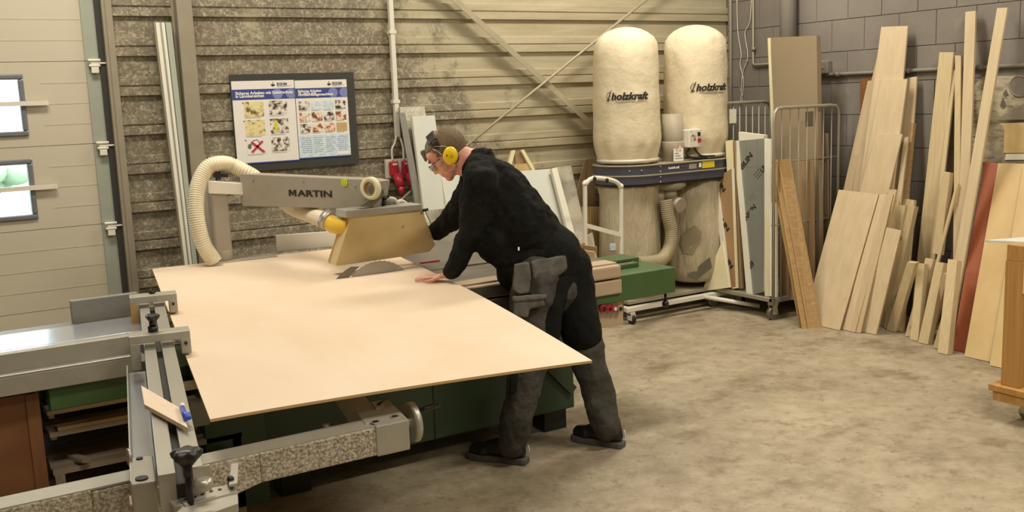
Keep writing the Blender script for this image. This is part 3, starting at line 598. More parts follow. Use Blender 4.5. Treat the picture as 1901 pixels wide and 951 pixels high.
slabx('rear_rail', -1.2, .60, 5.3, 5.36, .62, .68, 'white', saw)
slabx('support_bracket', .375, .70, 3.93, 4.20, .70, .79, 'green', saw)
# ================================================================== OUTRIGGER and crosscut fence
og = thing('outrigger_table', 'grey cast outrigger arm with handwheel carrying the crosscut fence', 'outrigger', (.6, 2.8, .7))
oy0, oy1 = 2.775, 2.87
t0 = onz(385, 868, .78); t1 = onz(715, 783, .78)
MB().box(-.3, .34, oy0, oy1+.01, .60, .78).hexa([(.34, oy0, .58), (.80, oy0, .69), (.80, oy1, .69), (.34, oy1, .58), (.34, oy0, .775), (.80, oy0, .78), (.80, oy1, .78), (.34, oy1, .775)]).box(.80, 1.20, oy0, oy1, .69, .78).build('arm_casting', 'cast', og, bevel=.004)
MB().box(-.3, 1.19, oy0+.004, oy1-.004, .778, .784).build('arm_top', 'alu2', og)
e0 = 1.12
def topbox(pts, z, h, nm, mt, par, bev=.004): return MB().prism([onz(x, y, z) for x, y in pts], (0, 0, -h)).build(nm, mt, par, bevel=bev)
topbox(((677, 757), (721, 742), (759, 779), (717, 788), (697, 792)), .787, .10, 'end_block', 'alu2', og)
for x, y in ((697, 784), (733, 774)):
    c = onz(x, y, .788); MB().cyl(c-V((0, 0, .001)), c+V((0, 0, .0015)), .016).build('bore_rim', 'alu', og); MB().cyl(c+V((0, 0, .001)), c+V((0, 0, .0025)), .011).build('bore', 'black', og)
topbox(((689, 747), (708, 743), (714, 753), (698, 757)), .795, .01, 'clamp_plate', 'zinc', og, .001)
for x, y in ((703, 751), (707, 748)):
    c = onz(x, y, .795); MB().cyl(c, c+V((0, 0, .005)), .005, seg=10).build('screw', 'black', og)
a4 = [onz(x, y, .7875) for x, y in ((642, 737), (669, 730), (714, 779), (678, 787))]; ea, eb = (a4[0]-a4[3]).normalized()*.75, (a4[1]-a4[2]).normalized()*.75
MB().prism([a4[0]+ea, a4[1]+ea, a4[2], a4[3]], (0, 0, -.085)).build('support_arm', 'alu2', og, bevel=.003)
MB().cyl((1.1, 3.0, .74), (1.08, 3.0, .74), .012, seg=10).build('arm_bolt', 'zinc', og)
wc = onz(764, 784, .735); wh = MB().cyl(wc-V((.03, 0, 0)), wc+V((.0, 0, 0)), .02)
wh.lathe(wc, (1, 0, 0), [(.062, -.012), (.066, -.014), (.067, .010), (.058, .014), (.05, .006), (.02, .004), (.02, -.008), (.05, -.006)], 40)
w_ = wh.build('handwheel', 'alu', og); hc = wc+V((.012, -.0, .032))
MB().cyl(hc, hc+V((.02, 0, .002)), .005).lathe(hc+V((.02, 0, .002)), (1, 0, .08), [(.006, 0), (.009, .02), (.010, .04), (.008, .07), (.005, .075)], 16).build('crank_handle', 'black', w_)
# leg under the outrigger towards the floor (green strut)
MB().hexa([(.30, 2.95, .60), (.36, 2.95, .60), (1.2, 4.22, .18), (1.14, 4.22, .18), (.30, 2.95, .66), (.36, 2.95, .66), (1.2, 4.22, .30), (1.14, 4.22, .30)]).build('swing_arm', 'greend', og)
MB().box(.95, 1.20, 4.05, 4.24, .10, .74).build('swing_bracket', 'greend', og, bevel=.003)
MB().box(.88, .95, 3.96, 4.02, .52, .62).build('bracket_plate', 'galvp', og)
# left bearing block on the arm
bq = [onz(x, y, .86) for x, y in ((240, 850), (284, 845), (290, 893), (243, 900))]
MB().prism(bq, (0, 0, -.14)).build('bearing_block', 'alu2', og, bevel=.004)
for (x, y, r) in ((263, 889, .016), (259, 852, .009)):
    c = onz(x, y, .861); MB().cyl(c, c+V((0, 0, .003)), r).build('bore', 'black', og)
c = onz(246, 851, .86); MB().cyl(c-V((.012, 0, -.004)), c-V((.004, 0, -.004)), .024).build('scale_disc', 'alu', og)
q = [onz(x, y, .785) for x, y in ((240, 925), (292, 912), (292, 930), (242, 942))]
MB().prism(q, (0, 0, .006)).build('cover_strip', 'birch', og)
# crosscut fence: two aluminium rails with a T slot, running back along the sheet's left edge
F0, F1 = V((.99-.03, 4.62, 0)), V((.535, 2.28, 0)); fd = (F0-F1).normalized(); fs_ = V((fd.y, -fd.x, 0))  # fs_ points to +x
def FP(s, o, z): return V((F1.x, F1.y, 0))+fd*s+fs_*o+V((0, 0, z))
FL = (F0-F1).length
fen = thing('crosscut_fence', 'long aluminium crosscut fence with a slot along the left sheet edge', 'fence', FP(1, -.08, .80))
def fbar(nm, s0, s1, o0, o1, z0, z1, mt, par=fen, bev=.002):
    return MB().hexa([FP(s0, o0, z0), FP(s0, o1, z0), FP(s1, o1, z0), FP(s1, o0, z0), FP(s0, o0, z1), FP(s0, o1, z1), FP(s1, o1, z1), FP(s1, o0, z1)]).build(nm, mt, par, bevel=bev)
fbar('slot_rail', .05, FL, -.112, -.072, .83, .935, 'alu')
fbar('slot_rail', .05, FL, -.052, -.008, .83, .935, 'alu')
fbar('slot_bottom', .05, FL, -.073, -.051, .83, .905, 'rubber', bev=0)
fbar('side_channel', .25, 1.5, -.175, -.113, .80, .83, 'alubright')  # bright tone stands in for reflected sky
fbar('side_channel_lip', .25, 1.5, -.178, -.172, .80, .86, 'alu')
for s, kn in ((FL-.17, False), (1.40, True)):
    st_ = thing('fence_stop', 'square cast stop bridging the fence '+('near its middle with a black knob' if kn else 'at its far end'), 'stop', FP(s, -.06, .935))
    w0, w1 = (-.16, .05) if kn else (-.15, .045)
    zt = .985
    MB().hexa([FP(s, w0, .955), FP(s, w1, .955), FP(s+.085, w1, .955), FP(s+.085, w0, .955), FP(s, w0, zt), FP(s, w1, zt), FP(s+.085, w1, zt), FP(s+.085, w0, zt)]).build('bridge', 'alu2', st_, bevel=.003)
    MB().hexa([FP(s, w0, .86), FP(s, w0+.035, .86), FP(s+.085, w0+.035, .86), FP(s+.085, w0, .86), FP(s, w0, .957), FP(s, w0+.035, .957), FP(s+.085, w0+.035, .957), FP(s+.085, w0, .957)]).build('left_cheek', 'alu2', st_, bevel=.003)
    MB().hexa([FP(s, w1-.035, .9), FP(s, w1, .9), FP(s+.085, w1, .9), FP(s+.085, w1-.035, .9), FP(s, w1-.035, .957), FP(s, w1, .957), FP(s+.085, w1, .957), FP(s+.085, w1-.035, .957)]).build('right_cheek', 'alu2', st_, bevel=.003)
    MB().cyl(FP(s-.001, w1-.018, .94), FP(s-.006, w1-.018, .94), .006, seg=10).build('set_screw', 'black', st_)
    if kn:
        k = FP(s+.05, -.075, zt)
        MB().cyl(k, k+V((0, 0, .02)), .018).cyl(k+V((0, 0, .02)), k+V((0, 0, .045)), .012).lathe(k+V((0, 0, .04)), (0, 0, 1), [(.014, 0), (.022, .01), (.024, .018), (.018, .024)], 24, wob=lambda a, h: 1+.22*math.cos(3*a)).build('knob', 'black', st_)
    else:
        MB().hexa([FP(s-.004, w0+.002, .87), FP(s-.004, w0+.025, .87), FP(s, w0+.025, .87), FP(s, w0+.002, .87), FP(s-.004, w0+.002, .955), FP(s-.004, w0+.025, .955), FP(s, w0+.025, .955), FP(s, w0+.002, .955)]).build('wood_pad', 'benchw', st_)
        MB().cyl(FP(s+.05, -.055, zt), FP(s+.05, -.055, zt+.012), .01).bar(FP(s+.05, -.07, zt+.008), FP(s+.05, -.04, zt+.008), .012, .008).build('clamp_nut', 'black', st_)
# near end stop assembly with large knob
es = thing('end_stop', 'cast end stop with large black star knob at the near end of the fence', 'stop', FP(.28, -.06, .80))
def epx(x, y, z): return onz(x, y, z)
q = [epx(x, y, .86) for x, y in ((318, 925), (352, 951), (442, 925), (432, 903))]
MB().prism([epx(x, y, .87) for x, y in ((322, 918), (343, 938), (441, 912), (428, 899))], (0, 0, -.03)).build('cross_bar', 'alu', es, bevel=.002)
MB().prism([epx(x, y, .868) for x, y in ((290, 902), (306, 898), (342, 938), (322, 940))], (0, 0, -.045)).build('left_bracket', 'alu2', es, bevel=.003)
MB().prism([epx(x, y, .865) for x, y in ((318, 962), (340, 972), (442, 935), (441, 912), (343, 936))], (0, 0, -.02)).build('lower_plate', 'alu2', es)
for x, y in ((346, 927), (362, 923), (376, 918), (392, 912), (408, 909)):
    c = epx(x, y, .871); MB().cyl(c-V((0, 0, .002)), c+V((0, 0, .001)), .0045, seg=10).build('screw_hole', 'black', es)
c = epx(429, 903, .87); MB().cyl(c, c+V((0, 0, .012)), .008).ell(c+V((0, 0, .018)), .009, .009, .009).build('small_knob', 'black', es)
MB().prism([epx(x, y, .88) for x, y in ((430, 866), (443, 863), (441, 902), (425, 905))], (0, 0, .006)).build('flip_tongue', 'alu', es)
kb = epx(350, 888, .93)
MB().cyl(kb-V((0, 0, .07)), kb+V((0, 0, .03)), .008).cyl(kb+V((0, 0, .005)), kb+V((0, 0, .04)), .011).build('knob_stem', 'black', es)
MB().lathe(kb+V((0, 0, .03)), (0, 0, 1), [(.012, 0), (.022, .012), (.032, .022), (.034, .032), (.026, .04), (.01, .042)], 36, wob=lambda a, h: 1+.16*math.cos(5*a)).build('star_knob', 'black', es)
c = epx(378, 893, .93); MB().lathe(c-V((0, 0, .02)), (0, 0, 1), [(.018, 0), (.022, .01), (.020, .022), (.012, .026)], 24).box(c.x-.02, c.x+.02, c.y+.01, c.y+.02, c.z+.0, c.z+.03).build('magnifier_cap', 'zinc', es)
for x, y in ((352, 905), (368, 900)):
    a = epx(x, y, .9); MB().cyl(a, a+V((.035, .004, 0)), .004, seg=8).build('pin', 'zinc', es)
# wooden batten lying across the fence with a blue pencil clip
wbat = thing('wooden_batten', 'thin pale wooden batten lying slanted over the fence', 'batten', epx(300, 750, .95))
MB().prism([epx(x, y, .955) for x, y in ((262, 716), (333, 757), (349, 795), (268, 751))], (0, 0, -.012)).build('strip', 'birch', wbat)
pc = thing('pencil', 'blue pen lying on the end of the slanted wooden batten', 'pen', epx(343, 768, .97))
MB().tube([epx(338, 755, .963), epx(346, 778, .963)], .007, 10).build('barrel', 'pencil', pc); MB().tube([epx(338, 752, .963), epx(338.6, 757, .963)], .0075, 10).build('pen_cap', 'white', pc)
MB().tube([epx(350, 768, .964), epx(352, 777, .962)], .005, 8).build('clip', 'pencil', pc)
# ================================================================== PLYWOOD SHEET being cut
Dq, Cq, Bq, Aq = V((.683, 2.838, .892)), V((2.02, 2.80, .892)), V((2.505, 5.80, .892)), V((1.16, 5.85, .892))
def sheet_pt(u, v):
    # v 0 near .. 1 far ; u 0 left .. 1 right ; right edge is straight from the far corner to the table edge
    l = Dq.lerp(Aq, v); r = Cq.lerp(Bq, v); p = l.lerp(r, u)
    k = max(0, (4.22-p.y)/1.42); p.z -= .048*k**1.6*u**1.5
    p.x -= 0.0; return p
us = [i/14 for i in range(15)]; vk = .6405; vs_ = [i/25*vk for i in range(26)]+[vk+.0014]+[vk+.0014+(1-vk-.0014)*i/12 for i in range(1, 13)]
T = .009; vmap = {}; mb = MB(); kcol = 13
def vid(i, j, top):
    k = (i, j, top)
    if k not in vmap:
        p = sheet_pt(us[i], vs_[j]); vmap[k] = len(mb.v); mb.v.append((p.x, p.y, p.z-(0 if top else T)))
    return vmap[k]
cells = set((i, j) for i in range(14) for j in range(len(vs_)-1) if not (j == 25 and i >= 10))
tops, sides = [], []
for (i, j) in cells:
    tops.append((vid(i, j, 1), vid(i+1, j, 1), vid(i+1, j+1, 1), vid(i, j+1, 1))); tops.append((vid(i, j, 0), vid(i, j+1, 0), vid(i+1, j+1, 0), vid(i+1, j, 0)))
    for (di, dj, a, b2) in ((-1, 0, (i, j), (i, j+1)), (1, 0, (i+1, j), (i+1, j+1)), (0, -1, (i, j), (i+1, j)), (0, 1, (i, j+1), (i+1, j+1))):
        if (i+di, j+dj) not in cells: sides.append((vid(*a, 1), vid(*b2, 1), vid(*b2, 0), vid(*a, 0)))
mb.f = tops+sides; mb.sm = [False]*len(mb.f)
sh = mb.build('plywood_sheet', 'birch'); sh.data.materials.append(MT['plyedge'])
for k in range(len(tops), len(tops)+len(sides)): sh.data.polygons[k].material_index = 1
tag(sh, 'large pale birch plywood sheet lying on the saw under the guard', 'plywood')
# tape roll and sticker on the arm
c = Pa(L_*1.0-.0, 1.335, .075)
tr_ = thing('tape_roll', 'roll of pale masking tape hanging on the end of the guard arm', 'tape', c)
MB().lathe(c, an, [(.037, -.012), (.061, -.012), (.061, .014), (.037, .014)], 40).build('tape', 'tape', tr_, fix=False)
MB().lathe(c, an, [(.034, -.013), (.0375, -.013), (.0375, .015), (.034, .015)], 40).build('core', 'cardb', tr_, fix=False)
for o in tr_.children:   # open rings: drop the end caps and close the loop
    bm = bmesh.new(); bm.from_mesh(o.data); caps = [f for f in bm.faces if len(f.verts) == 40]; bmesh.ops.delete(bm, geom=caps, context='FACES_ONLY')
    bm.verts.ensure_lookup_table(); n = 40; m_ = len(bm.verts)//n
    for k in range(n): bm.faces.new((bm.verts[k], bm.verts[(k+1) % n], bm.verts[(m_-1)*n+(k+1) % n], bm.verts[(m_-1)*n+k]))
    bmesh.ops.recalc_face_normals(bm, faces=bm.faces); bm.to_mesh(o.data); bm.free()
c = Pa(L_*.80, 1.362, .052); ax_, az_ = ad, V((0, 0, 1))
sm = tag(MB().cyl(c, c+an*.003, .021, seg=32).build('smiley_sticker', 'smile'), 'round yellow-green smiling sticker on the guard arm', 'sticker')
for dx in (-.007, .007): MB().ell(c+ad*dx+V((0, 0, .006))+an*.0035, .0018, .0018, .003, nu=8, nv=6).build('eye', 'blackp', sm)
MB().tube([c+ad*(.011*math.cos(a))+V((0, 0, .011*math.sin(a)))+an*.0035 for a in [math.radians(q) for q in range(200, 341, 20)]], .0009, 6).build('smile_line', 'blackp', sm)
# ================================================================== under the carriage, left
bx = thing('brown_crate', 'large brown fibreboard crate under the left end of the saw', 'crate', (0, 4.0, 0))
MB().box(-1.1, .335, 4.0, 4.02, .0, .76).build('front_panel', 'brownbox', bx); MB().box(.315, .345, 4.021, 4.6, 0, .76).build('side_panel', 'dustwood', bx)
MB().box(.30, .345, 3.99, 4.0, 0, .76).build('corner_batten', 'brownbox', bx); MB().box(-1.1, .314, 4.021, 4.6, 0, .02).build('bottom', 'brownbox', bx)
rk = thing('timber_rack', 'open low rack of dusty timber beside the brown crate', 'rack', (.7, 4.3, 0))
MB().box(.37, 1.10, 4.72, 4.74, 0, .695).build('back_panel', 'dustwood', rk)
for zz in (.20, .43, .57): MB().box(.37, 1.10, 4.45 if zz > .5 else 4.05, 4.72, zz-.02, zz).build('shelf', 'dustwood', rk)
for x in (.375, 1.06): MB().box(x, x+.035, 4.68, 4.72, 0, .69).build('upright', 'dustwood', rk)
for x in (.375, 1.06): MB().box(x, x+.035, 4.05, 4.08, 0, .41).build('upright', 'dustwood', rk)
for x in (.375, 1.06): MB().box(x, x+.02, 4.04, 4.70, .555, .57).box(x, x+.02, 4.04, 4.70, .64, .655).build('bearer', 'dustwood', rk)
OFF = ((4.03, 4.12, .656, .672, .37, 1.06, 'pine', 'pale timber strip topmost in the low rack'), (4.02, 4.10, .571, .590, .37, 1.06, 'dustwood', 'wide dusty plank on the middle of the low rack'),
       (4.02, 4.07, .591, .605, .40, 1.04, 'plyedge', 'thin layered strip on top of the wide dusty plank'), (4.13, 4.19, .571, .588, .37, 1.06, 'pine', 'pale strip just behind the wide dusty plank'),
       (4.08, 4.58, .431, .447, .365, 1.06, 'dustwood', 'broad grey dusty board low in the rack beside the crate'), (4.56, 4.64, .448, .475, .37, 1.0, 'dustwood', 'dusty batten at the back of the broad grey board'))
for (y0, y1, z0, z1, x0, x1, mt, lb) in OFF: tag(MB().box(x0, x1, y0, y1, z0, z1).build('timber_offcut', mt), lb, 'offcut', 'offcuts in the low rack')
a = epx(130, 845, .456); b2 = epx(160, 855, .456)
tag(MB().bar(a, b2, .03, .014).build('wood_scrap', 'dustwood'), 'small loose wood scrap lying beside the brown crate', 'scrap')
# ================================================================== DUST COLLECTOR
DY = 6.28
dc = thing('dust_collector', 'twin bag dust collector with cream filter bags in the room corner', 'dust collector', (5.3, DY, 0))
LX, RX, RB = 4.93, 5.64, .262
def bagprof(z0, z1, r):
    out = [(r*.86, 0), (r*.90, .03), (r*.94, .07), (r*1.0, .14)]
    n = 14; hh = z1-z0
    for k in range(n): out.append((r*(1.015-.045*k/n+.008*math.sin(k*1.3)), .16+(hh-.34)*k/n))
    for q in (15, 32, 48, 62, 74, 84, 90): out.append((r*.965*math.cos(math.radians(q)), hh-.17+.17*math.sin(math.radians(q))))
    return [(max(a, .002), b) for a, b in out]
def wob(seed):
    return lambda a, h: 1+.012*math.sin(3*a+seed+h*2)+.010*math.sin(7*a+h*6+seed)+(.02*math.sin(11*a+seed) if h < .16 or h > .98 else .004*math.sin(13*a))
for i, bxx in enumerate((LX, RX)):
    z0 = 1.235; b = MB().lathe((bxx, DY, z0), (0, 0, 1), bagprof(z0, 2.285+.02*i, RB), 56, wob=wob(i*2)).build('filter_bag', 'bag', dc)
    MB().lathe((bxx, DY, z0+.012), (0, 0, 1), [(RB*.93, 0), (RB*.95, .006), (RB*.95, .016), (RB*.93, .022)], 40).build('bag_strap', 'white', b)
    # lettering wrapped on the cloth: set on the bag's side facing the room
    cx = ony(1172 if i == 0 else 1328, 181 if i == 0 else 166, DY-.1)
    v = V((cx.x-bxx, -.24, 0)); ddir = (EYE-V((bxx, DY, H))); ddir.z = 0; ddir.normalize()
    side = V((-ddir.y, ddir.x, 0)); 
    ang0 = math.atan2(ddir.y, ddir.x)+(.10 if i == 0 else .58)
    def wrap(body, wid, hgt, zc, bold, shr=0.0):
        o = text('bag_lettering', body, (0, 0, 0), (1, 0, 0), (0, 1, 0), .1, 'blackp', None, .0004, bold, shr, width=wid, height=hgt)
        for vv in o.data.vertices:
            a = ang0+vv.co.x/RB; rr = RB*1.022+vv.co.z+.004; zz = zc+vv.co.y
            vv.co = V((bxx+rr*math.cos(a), DY+rr*math.sin(a), zz))
        o.parent = b; return o
    zc = (1.755, 1.80)[i]
    wrap('holzkraft', .29, .058, zc, .004, .25); wrap('Holzbearbeitungsmaschinen', .215, .011, zc-.045, .0006)
    for (xa, xb, za, zb, w) in ((-.175, -.145, -.03, .045, .007), (-.185, -.16, -.03, -.03, .006)):
        pts = []
        for k in range(6):
            t_ = k/5; a = ang0+(xa+(xb-xa)*t_)/RB; pts.append((bxx+RB*1.028*math.cos(a), DY+RB*1.028*math.sin(a), zc+za+(zb-za)*t_))
        MB().tube(pts, w/2, 6).build('bag_emblem', 'blackp', b)
    pts = []
    for k in range(14):
        q = math.radians(70+k*17); a = ang0+(-.160+.024*math.cos(q))/RB; pts.append((bxx+RB*1.027*math.cos(a), DY+RB*1.027*math.sin(a), zc+.004+.028*math.sin(q)))
    MB().tube(pts, .002, 6).build('bag_emblem', 'blackp', b)
# drum housing: stadium shaped ring joining both bags
def stadium(r, ext=0):
    p = [(LX+r*math.cos(a), DY+r*math.sin(a)) for a in [math.radians(q) for q in range(90, 271, 10)]]
    return p+[(RX+r*math.cos(a), DY+r*math.sin(a)) for a in [math.radians(q) for q in range(-90, 91, 10)]]
hs = MB().prism([(x, y, 1.075) for x, y in stadium(RB+.015)], (0, 0, .145)).build('drum_housing', 'hkblue', dc, bevel=.004)
MB().prism([(x, y, 1.14) for x, y in stadium(RB+.022)], (0, 0, .010)).build('middle_rim', 'hktop', hs)
MB().prism([(x, y, 1.218) for x, y in stadium(RB+.022)], (0, 0, .008)).build('top_rim', 'hktop', hs)
MB().prism([(x, y, 1.062) for x, y in stadium(RB+.006)], (0, 0, .010)).build('lower_band', 'black', hs)
for k in range(4): MB().ell((LX+.10, DY-RB-.016, 1.085+.04*k), .008, .005, .008, nu=10, nv=6).build('rivet', 'zinc', hs)
for k in (0, 1): MB().ell((LX-.17+.09*k, DY-.235-.035*k, 1.185), .007, .006, .007, nu=10, nv=6).build('rivet', 'zinc', hs)
yf = DY-RB-.0165
text('maker_lettering', 'holzkraft', (LX+.235, yf, 1.188), (1, 0, 0), (0, 0, 1), .03, 'white2', hs, .0006, .0008, .25, width=.115, height=.020)
text('model_lettering', 'ASA 5403', (LX+.345, yf, 1.192), (1, 0, 0), (0, 0, 1), .03, 'pgr', hs, .0006, .0004, width=.07, height=.016)
MB().box(LX+.39, LX+.47, yf-.001, yf+.001, 1.165, 1.205).build('data_plate', 'zinc', hs); MB().box(LX+.495, LX+.52, yf-.001, yf+.001, 1.172, 1.207).build('data_plate', 'white2', hs)
MB().box(LX+.53, LX+.66, yf-.0012, yf+.001, 1.162, 1.213).build('warning_label', 'pyel', hs)
# motor, switch box and cover
mo = MB().cyl((5.285, DY-.13, 1.225), (5.285, DY-.13, 1.60), .082, seg=28).build('motor', 'hktop', dc)
MB().lathe((5.285, DY-.13, 1.225), (0, 0, 1), [(.09, 0), (.09, .15), (.084, .16)], 28).build('motor_collar', 'hktop', mo)
MB().box(5.215, 5.31, DY-.225, DY-.215, 1.23, 1.33).build('warning_plate', 'white2', mo)
for k in range(3): MB().box(5.225, 5.30-.02*k, DY-.2265, DY-.225, 1.25+.02*k, 1.255+.02*k).build('plate_line', 'pgr', mo)
MB().box(5.235, 5.285, DY-.2265, DY-.225, 1.31, 1.35).build('red_mark', 'pora', mo)
sb = MB().box(5.34, 5.47, DY-.26, DY-.17, 1.33, 1.475).build('switch_box', 'white', dc, bevel=.008)
MB().box(5.43, 5.455, DY-.266, DY-.26, 1.42, 1.45).build('start_switch', 'black', sb); MB().box(5.43, 5.46, DY-.268, DY-.26, 1.37, 1.40).build('stop_switch', 'red', sb)
MB().box(5.36, 5.41, DY-.262, DY-.26, 1.385, 1.455).build('switch_label', 'pgrey', sb)
MB().tube(spline([(5.40, DY-.2, 1.33), (5.36, DY-.21, 1.27), (5.45, DY-.22, 1.24), (5.55, DY-.23, 1.245)]), .008, 8).build('motor_cable', 'black', dc)
MB().tube(spline([(5.44, DY-.2, 1.33), (5.50, DY-.22, 1.26), (5.62, DY-.25, 1.25)]), .007, 8).build('motor_cable', 'black', dc)
MB().box(5.30, 5.55, DY-.21, DY-.12, 1.23, 1.237).build('top_cover', 'hktop', dc)
MB().box(5.26, 5.33, DY+.13, DY+.26, 1.23, 2.08).build('rear_support', 'cream', dc, bevel=.01)
# collecting sacks
sp = [(.225, 0), (.245, .02), (.25, .1), (.243, .3), (.236, .5), (.232, .62), (.245, .68), (.25, .70)]
s1 = MB().lathe((LX, DY, .36), (0, 0, 1), sp, 60, wob=lambda a, h: 1+.012*math.sin(9*a+h*3)+.02*math.sin(23*a)*(h > .5)).build('collecting_sack', 'sack', dc)
sp2 = [(.15, 0), (.235, .03), (.262, .12), (.262, .3), (.25, .5), (.24, .7), (.245, .86)]
s2 = MB().lathe((RX-.03, DY, .20), (0, 0, 1), sp2, 60, wob=lambda a, h: 1+.014*math.sin(8*a+h*4)+.01*math.sin(21*a)*(h > .6)).build('collecting_sack', 'sack', dc)
def on_sack(cx, r, pxs, nm, mt, par, th=.004):
    vs = []
    for x, y in pxs:
        d = ray(x, y); ox, oy = -cx, -DY; A = d.x*d.x+d.y*d.y; Bc = 2*(d.x*ox+d.y*oy); Cc = ox*ox+oy*oy-r*r; t_ = (-Bc-math.sqrt(max(0, Bc*Bc-4*A*Cc)))/(2*A); vs.append(EYE+d*t_)
    MB().prism(vs, -(vs[0]-V((cx, DY, vs[0].z))).normalized()*th).build(nm, mt, par)
on_sack(RX-.03, .272, [(1275, 428), (1290, 418), (1303, 432), (1300, 445), (1286, 473), (1268, 470), (1262, 452), (1266, 435)], 'tape_patch', 'ltape', s2)
on_sack(RX-.03, .268, [(1318, 478), (1322, 497), (1292, 521), (1275, 513), (1300, 492)], 'dark_patch', 'darkiron', s2)
on_sack(LX, .254, [(1132, 452), (1143, 452), (1143, 465), (1132, 465)], 'sack_label', 'plight', s1)
# inlet and hoses
MB().lathe((5.235, DY-.12, 1.0), (0, 0, 1), [(.10, 0), (.145, .03), (.145, .07)], 32).build('fan_inlet', 'hktop', dc)
inl = MB().cyl((5.235, DY-.14, .93), (5.235, DY-.14, 1.01), .06).cyl((5.24, DY-.16, .90), (5.25, DY-.26, .88), .058).cyl((5.15, DY-.10, .9), (5.15, DY-.10, 1.0), .055).build('inlet_branch', 'hktop', dc)
hose([ony(x, y, Y) for x, y, Y in ((1236, 372, DY-.26), (1240, 400, DY-.27), (1246, 430, DY-.28), (1243, 460, DY-.3), (1228, 482, DY-.34), (1205, 488, DY-.42), (1180, 490, DY-.55))], .050, .016, .05).build('suction_hose', 'hosed', dc)
hose([ony(x, y, Y) for x, y, Y in ((1213, 368, DY-.1), (1214, 400, DY-.08), (1213, 440, DY-.05), (1205, 500, DY-.1))], .045, .016, .05).build('suction_hose', 'hosed', dc)
# base frame with castors and white push handle
MB().box(4.66, 5.95, DY-.30, DY-.25, .10, .135).box(4.66, 5.95, DY+.22, DY+.27, .10, .135).box(4.66, 4.71, DY-.25, DY+.22, .10, .135).box(5.90, 5.95, DY-.25, DY+.22, .10, .135).build('base_frame', 'white', dc, bevel=.004)
MB().box(4.75, 5.9, DY-.2, DY+.2, .135, .16).build('base_plate', 'hktop', dc)
MB().tube([(5.44, DY-.27, .12), (5.75, DY-.62, .05)], .018, 10).build('stabiliser_bar', 'white', dc)
for x in (4.72, 5.88):
    for y in (DY-.27, DY+.24):
        cst = MB().box(x-.022, x+.022, y-.025, y+.025, .07, .10).box(x-.022, x-.016, y-.03, y+.02, .03, .08).box(x+.016, x+.022, y-.03, y+.02, .03, .08).build('castor', 'white', dc)
        MB().cyl((x-.014, y-.01, .035), (x+.014, y-.01, .035), .035).build('wheel', 'black', cst)
for x in (5.12, 5.40): MB().cyl((x, DY+.2, .13), (x, DY+.2, 1.08), .018).build('upright', 'white', dc)
hy = DY-.34
hx = [ony(1084, 480, hy), ony(1086, 345, hy), ony(1101, 331, hy), ony(1140, 336, hy), ony(1153, 350, hy), ony(1152, 478, hy)]
hx = [V((hx[0].x, hy, .12))]+[V((p.x, hy, p.z)) for p in hx[1:5]]+[V((hx[5].x, hy, .12))]
hd = MB().tube(spline(hx[:1]+[hx[0].lerp(hx[1], .95)]+hx[1:5]+[hx[5].lerp(hx[4], .95), hx[5]], 5), .0165, 14).build('push_handle', 'white', dc)
MB().bar(ony(1085, 418, hy), ony(1152, 436, hy), .02, .032, (0, 0, 1)).build('cross_bar', 'white', hd)
for x, y in ((1104, 332), (1127, 335)): MB().ell(ony(x, y, hy-.02), .014, .012, .018).build('clamp', 'black', hd)
# ================================================================== ROLL CONTAINER with insulation boards
rc = thing('roll_container', 'galvanised wire roll container full of insulation boards', 'trolley', (5.95, 5.7, 0))
X0, X1, Y0, Y1, ZB = 5.60, 6.33, 5.38, 6.10, .17
MB().box(X0, X1, Y0, Y0+.035, ZB-.035, ZB).box(X0, X1, Y1-.035, Y1, ZB-.035, ZB).box(X0, X0+.035, Y0, Y1, ZB-.03, ZB).box(X1-.035, X1, Y0, Y1, ZB-.03, ZB).box(X0+.03, X1-.03, Y0+.03, Y1-.03, ZB-.02, ZB-.01).build('base_frame', 'cageps', rc, bevel=.003)
def cage_side(Y, top, mids, nb, nm):
    r = .013; P = [V((X0+.01, Y, .13)), V((X0+.01, Y, top-.12)), V((X0+.015, Y, top-.04)), V((X0+.045, Y, top-.006)), V((X0+.10, Y, top)), V((X1-.10, Y, top)), V((X1-.045, Y, top-.006)), V((X1-.015, Y, top-.04)), V((X1-.01, Y, top-.12)), V((X1-.01, Y, .13))]
    f_ = MB().tube(P, r, 12).build(nm, 'cageps', rc)
    for k in range(nb):
        x = X0+(X1-X0)*(k+1)/(nb+1); MB().cyl((x, Y, .17), (x, Y, top), .0045, seg=8).build('wire', 'cageps', f_)
    for z_ in mids: MB().cyl((X0, Y+.008, z_), (X1, Y+.008, z_), .007, seg=8).build('cross_rail', 'cageps', f_)
    return f_
fl_ = cage_side(Y1-.0, 1.665, (1.22, .75), 9, 'left_side_frame'); fr_ = cage_side(Y0, 1.625, (1.22, .74), 7, 'right_side_frame')
MB().box(5.845, 5.92, Y1-.008, Y1-.003, 1.50, 1.615).build('label_holder', 'foamw', fl_)
MB().box(5.96, 6.04, Y0+.006, Y0+.012, 1.47, 1.585).build('label_holder', 'darkiron', fr_)
for x in (X0+.04, X1-.05):
    for y in (Y0+.03, Y1-.03):
        cst = MB().box(x-.03, x+.03, y-.028, y+.028, .115, .135).box(x-.024, x+.022, y-.026, y-.020, .04, .118).box(x-.024, x+.022, y+.020, y+.026, .04, .118).build('castor', 'cageps', rc)
        MB().cyl((x-.008, y-.017, .050), (x-.008, y+.017, .050), .050).build('wheel', 'darkiron', cst); MB().cyl((x-.008, y-.028, .05), (x-.008, y+.028, .05), .010).build('axle', 'zinc', cst)
